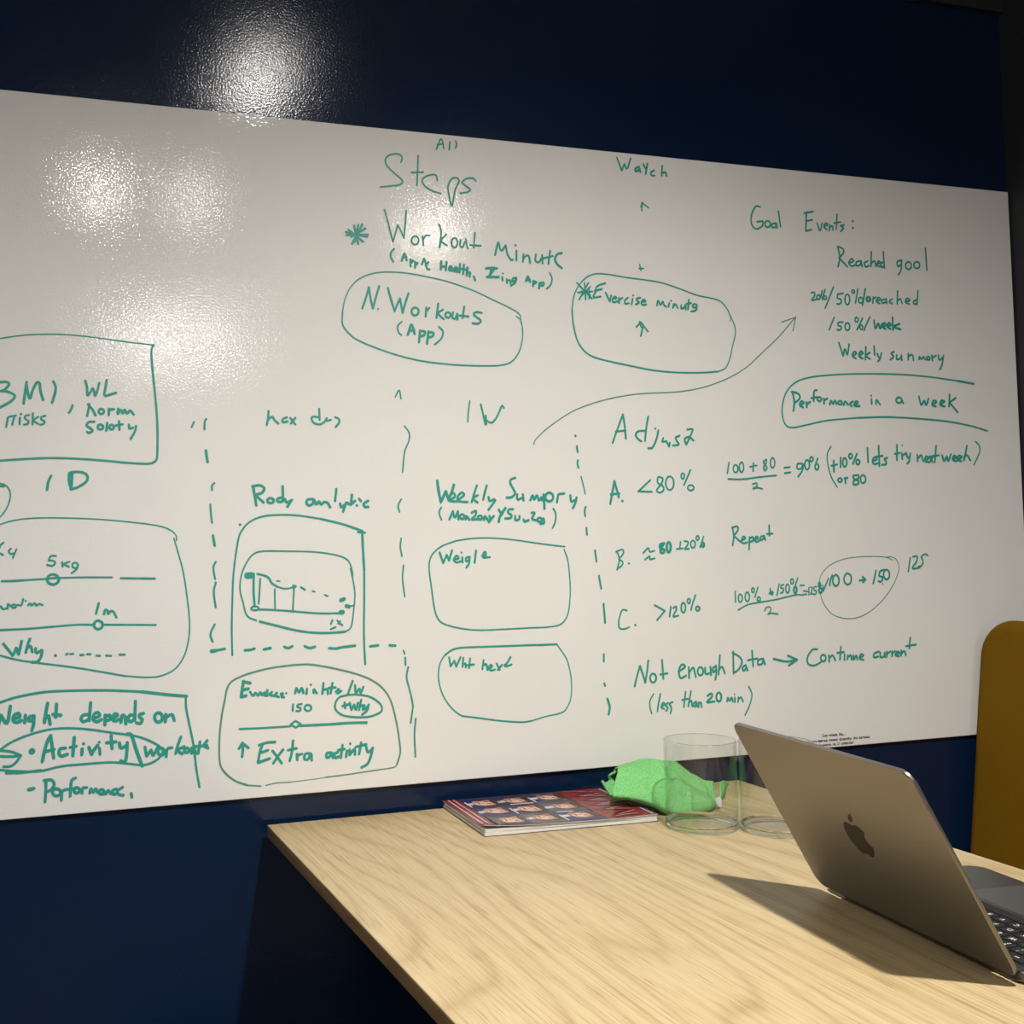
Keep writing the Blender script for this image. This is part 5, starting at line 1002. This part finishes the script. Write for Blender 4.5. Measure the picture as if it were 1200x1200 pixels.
# ------------------------------------------------------------------ two clear glasses
def glass(loc, label):
    t = thing('glass', label, 'glass', loc, 0, 'clear straight glasses on the table')
    R, H, T, B = 0.0505, 0.1215, 0.0018, 0.009
    bm = bmesh.new()
    prof = [(R, B + 0.0006), (R, H - 0.0012), (R - T, H - 0.0012), (R - T, B + 0.0006)]
    lathe(bm, prof, 72, 0, True)
    bmesh.ops.recalc_face_normals(bm, faces=bm.faces)
    finish('glass_wall', bm, M['glass'], t, smooth=50)
    bm = bmesh.new()
    prof = [(0, 0.0012), (R - 0.012, 0.0010), (R - 0.008, 0.0004), (R - 0.0058, 0.0004), (R - 0.0058, B - 0.0030), (R - 0.015, B - 0.0036), (0, B - 0.0040)]
    lathe(bm, prof, 72)
    bmesh.ops.recalc_face_normals(bm, faces=bm.faces)
    finish('base', bm, M['glass'], t, smooth=50)
    bm = bmesh.new()
    prof = [(R - 0.0056, 0.0003), (R - 0.0024, 0.0006), (R - 0.0008, 0.0018), (R - 0.0001, 0.0040), (R, B), (R - T, B + 0.0004), (R - 0.0034, B - 0.0010), (R - 0.0056, B - 0.0026)]
    lathe(bm, prof, 72, 0, True)
    bmesh.ops.recalc_face_normals(bm, faces=bm.faces)
    finish('base_rim', bm, M['glass_base'], t, smooth=50)
    bm = bmesh.new()
    prof = [(R - T / 2 + 0.0008 * math.cos(k * math.pi / 4), H + 0.0008 * math.sin(k * math.pi / 4)) for k in range(8)]
    lathe(bm, prof, 72, 0, True)
    bmesh.ops.recalc_face_normals(bm, faces=bm.faces)
    finish('rim', bm, M['glass_base'], t, smooth=80)
    return t
glass((-0.892, -0.258, TZ), 'clear straight glass standing empty in front of the green cloth')
glass((-0.8065, -0.3135, TZ), 'clear straight glass standing empty, half hidden behind the laptop lid')

# ------------------------------------------------------------------ laptop
def laptop():
    W, D = 0.304, 0.2124
    t = thing('laptop', 'open grey aluminium laptop on the table with its lid back towards the camera', 'laptop', (-0.95133, -0.71373, TZ), -0.09084)
    # base: x from the hinge towards the user, y along the hinge
    BH = 0.0125
    bm = bmesh.new()
    slab(bm, rounded_rect(0.007, D, -W / 2, W / 2, 0.011), 0.0015, BH, 0.003, 3)
    base = finish('base', bm, M['deck_alu'], t, smooth=40)
    for fx in (0.02, D - 0.02):
        for fy in (-W / 2 + 0.03, W / 2 - 0.03):
            bm = bmesh.new()
            lathe(bm, [(0, 0.0), (0.006, 0.0), (0.006, 0.002), (0, 0.002)], 20)
            finish('rubber_foot', bm, M['black_plastic'], base, loc=(fx, fy, 0.0))
    # keyboard tray and keys
    KX0, KX1, KY = 0.018, 0.118, 0.136
    bm = bmesh.new()
    slab(bm, rounded_rect(KX0, KX1, -KY, KY, 0.003, 3), BH - 0.0010, BH + 0.0002)
    kb = finish('keyboard', bm, M['black_plastic'], t)
    pitch = (KX1 - KX0 - 0.002) / 6.0
    # rows from the hinge; y grows to the user's right
    rows = [[('esc', 1.5)] + [('F%d' % i, 1) for i in range(1, 13)] + [('', 1)],
            [(c, 1) for c in '`1234567890-='] + [('del', 1.5)],
            [('tab', 1.5)] + [(c, 1) for c in 'QWERTYUIOP[]\\'],
            [('caps', 1.75)] + [(c, 1) for c in "ASDFGHJKL;'"] + [('ret', 1.75)],
            [('shift', 2.25)] + [(c, 1) for c in 'ZXCVBNM,./'] + [('shift', 2.25)],
            [('fn', 1), ('ctrl', 1), ('opt', 1), ('cmd', 1.25), ('', 5), ('cmd', 1.25), ('opt', 1), ('', 1), ('', 1), ('', 1)]]
    shifted = dict(zip('`1234567890-=[]\\;\',./', '~!@#$%^&*()_+{}|:"<>?'))
    for r, row in enumerate(rows):
        tot = sum(w for _, w in row)
        u = (2 * KY - 0.004) / tot
        y = -KY + 0.002
        x0 = KX0 + 0.001 + r * pitch + 0.0012
        x1 = x0 + pitch - 0.0024
        for ch, w in row:
            y0, y1 = y + 0.0013, y + w * u - 0.0013
            y += w * u
            bm = bmesh.new()
            slab(bm, rounded_rect(x0, x1, y0, y1, 0.0014, 2), BH, BH + 0.0016, 0.0003, 1)
            key = finish('key', bm, M['key'], kb)
            if ch:
                bm = bmesh.new()
                word = len(ch) > 1
                bodies = [(ch, 0.0042, 0.0)] if word else ([(shifted[ch], 0.0056, -0.0032), (ch, 0.0056, 0.0032)] if ch in shifted else [(ch, 0.0078, 0.0)])
                for body, size, off in bodies:
                    me = text_mesh(body, size)
                    xs = [v.co.x for v in me.vertices]; ys = [v.co.y for v in me.vertices]
                    mx, my = (min(xs) + max(xs)) / 2, (min(ys) + max(ys)) / 2
                    vs = [bm.verts.new(((x0 + x1) / 2 + off - (v.co.y - my), (y0 + y1) / 2 + (v.co.x - mx), BH + 0.0017)) for v in me.vertices]
                    for p in me.polygons:
                        try:
                            f = bm.faces.new([vs[i] for i in p.vertices])
                        except ValueError:
                            pass
                    bpy.data.meshes.remove(me)
                finish('legend', bm, M['legend'], key, label='white key legend')
    bm = bmesh.new()
    slab(bm, rounded_rect(0.1245, 0.2075, -0.0685, 0.0685, 0.004, 4), BH - 0.0005, BH + 0.00025, 0.0001, 1)
    finish('trackpad', bm, M['trackpad'], t, smooth=40, label='lighter grey trackpad')
    for s in (-1, 1):
        bm = bmesh.new()
        slab(bm, rounded_rect(0.022, 0.115, s * 0.1435 - 0.004, s * 0.1435 + 0.004, 0.002, 2), BH - 0.0004, BH + 0.00012)
        finish('speaker_grille', bm, M['deck_alu'], t)
    # hinge bar
    bm = bmesh.new()
    box(bm, 0.003, 0.012, -0.115, 0.115, 0.0045, 0.0115, 0.0022, 3)
    finish('hinge', bm, M['black_plastic'], t, smooth=40, label='black plastic hinge bar')
    # lid, hinged at x = 0
    hinge = Matrix.Translation((0, 0, 0.0118))
    op = 1.06446
    # lid axes: across = +y, up = leaning away from the user, out = the lid's back
    e_up = Vector((-math.cos(op), 0, math.sin(op)))
    e_y = Vector((0, 1, 0))
    e_out = Vector((-math.sin(op), 0, -math.cos(op)))
    def place(bm):
        for v in bm.verts:
            a, b, c = v.co
            v.co = Vector((0, 0, 0.0118)) + e_y * a + e_up * b + e_out * c
        bmesh.ops.recalc_face_normals(bm, faces=bm.faces)
    LH = 0.2124
    bm = bmesh.new()
    slab(bm, rounded_rect(-W / 2, W / 2, -0.003, LH, 0.0105, 8), -0.0022, 0.0022, 0.0014, 3)
    place(bm)
    lid = finish('lid', bm, M['lid_alu'], t, smooth=35)
    bm = bmesh.new()
    slab(bm, rounded_rect(-W / 2 + 0.003, W / 2 - 0.003, 0.004, LH - 0.003, 0.008, 6), -0.0026, -0.0021)
    place(bm)
    finish('screen', bm, M['screen'], lid, label='black display glass')
    # emblem: a bitten fruit with one leaf, dark and mirror-like
    S = 0.0445
    half = [(0.00, 0.355), (0.10, 0.40), (0.22, 0.405), (0.34, 0.33), (0.40, 0.24)]
    body = [(0.0, 0.32), (0.07, 0.355), (0.17, 0.38), (0.27, 0.36), (0.355, 0.295), (0.40, 0.235),
            (0.33, 0.17), (0.29, 0.07), (0.31, -0.04), (0.375, -0.12), (0.42, -0.145),
            (0.37, -0.27), (0.29, -0.39), (0.20, -0.465), (0.11, -0.465), (0.0, -0.43),
            (-0.11, -0.465), (-0.20, -0.46), (-0.29, -0.385), (-0.38, -0.24), (-0.43, -0.06), (-0.42, 0.12),
            (-0.35, 0.27), (-0.26, 0.355), (-0.16, 0.38), (-0.07, 0.355)]
    leaf = [(0.005, 0.42), (0.01, 0.52), (0.06, 0.61), (0.14, 0.67), (0.205, 0.685), (0.20, 0.59), (0.15, 0.50), (0.08, 0.44)]
    bm = bmesh.new()
    for pl in (body, leaf):
        q = catmull([Vector(p) for p in pl] + [Vector(pl[0])], 4)[:-1]
        # seen from behind the lid, the fruit's right is towards -y
        slab(bm, [(-p.x * S, LH * 0.5 + p.y * S - 0.004) for p in q][::-1], 0.0019, 0.00235)
    place(bm)
    finish('emblem', bm, M['logo'], lid, label='dark mirror emblem on the lid')
laptop()
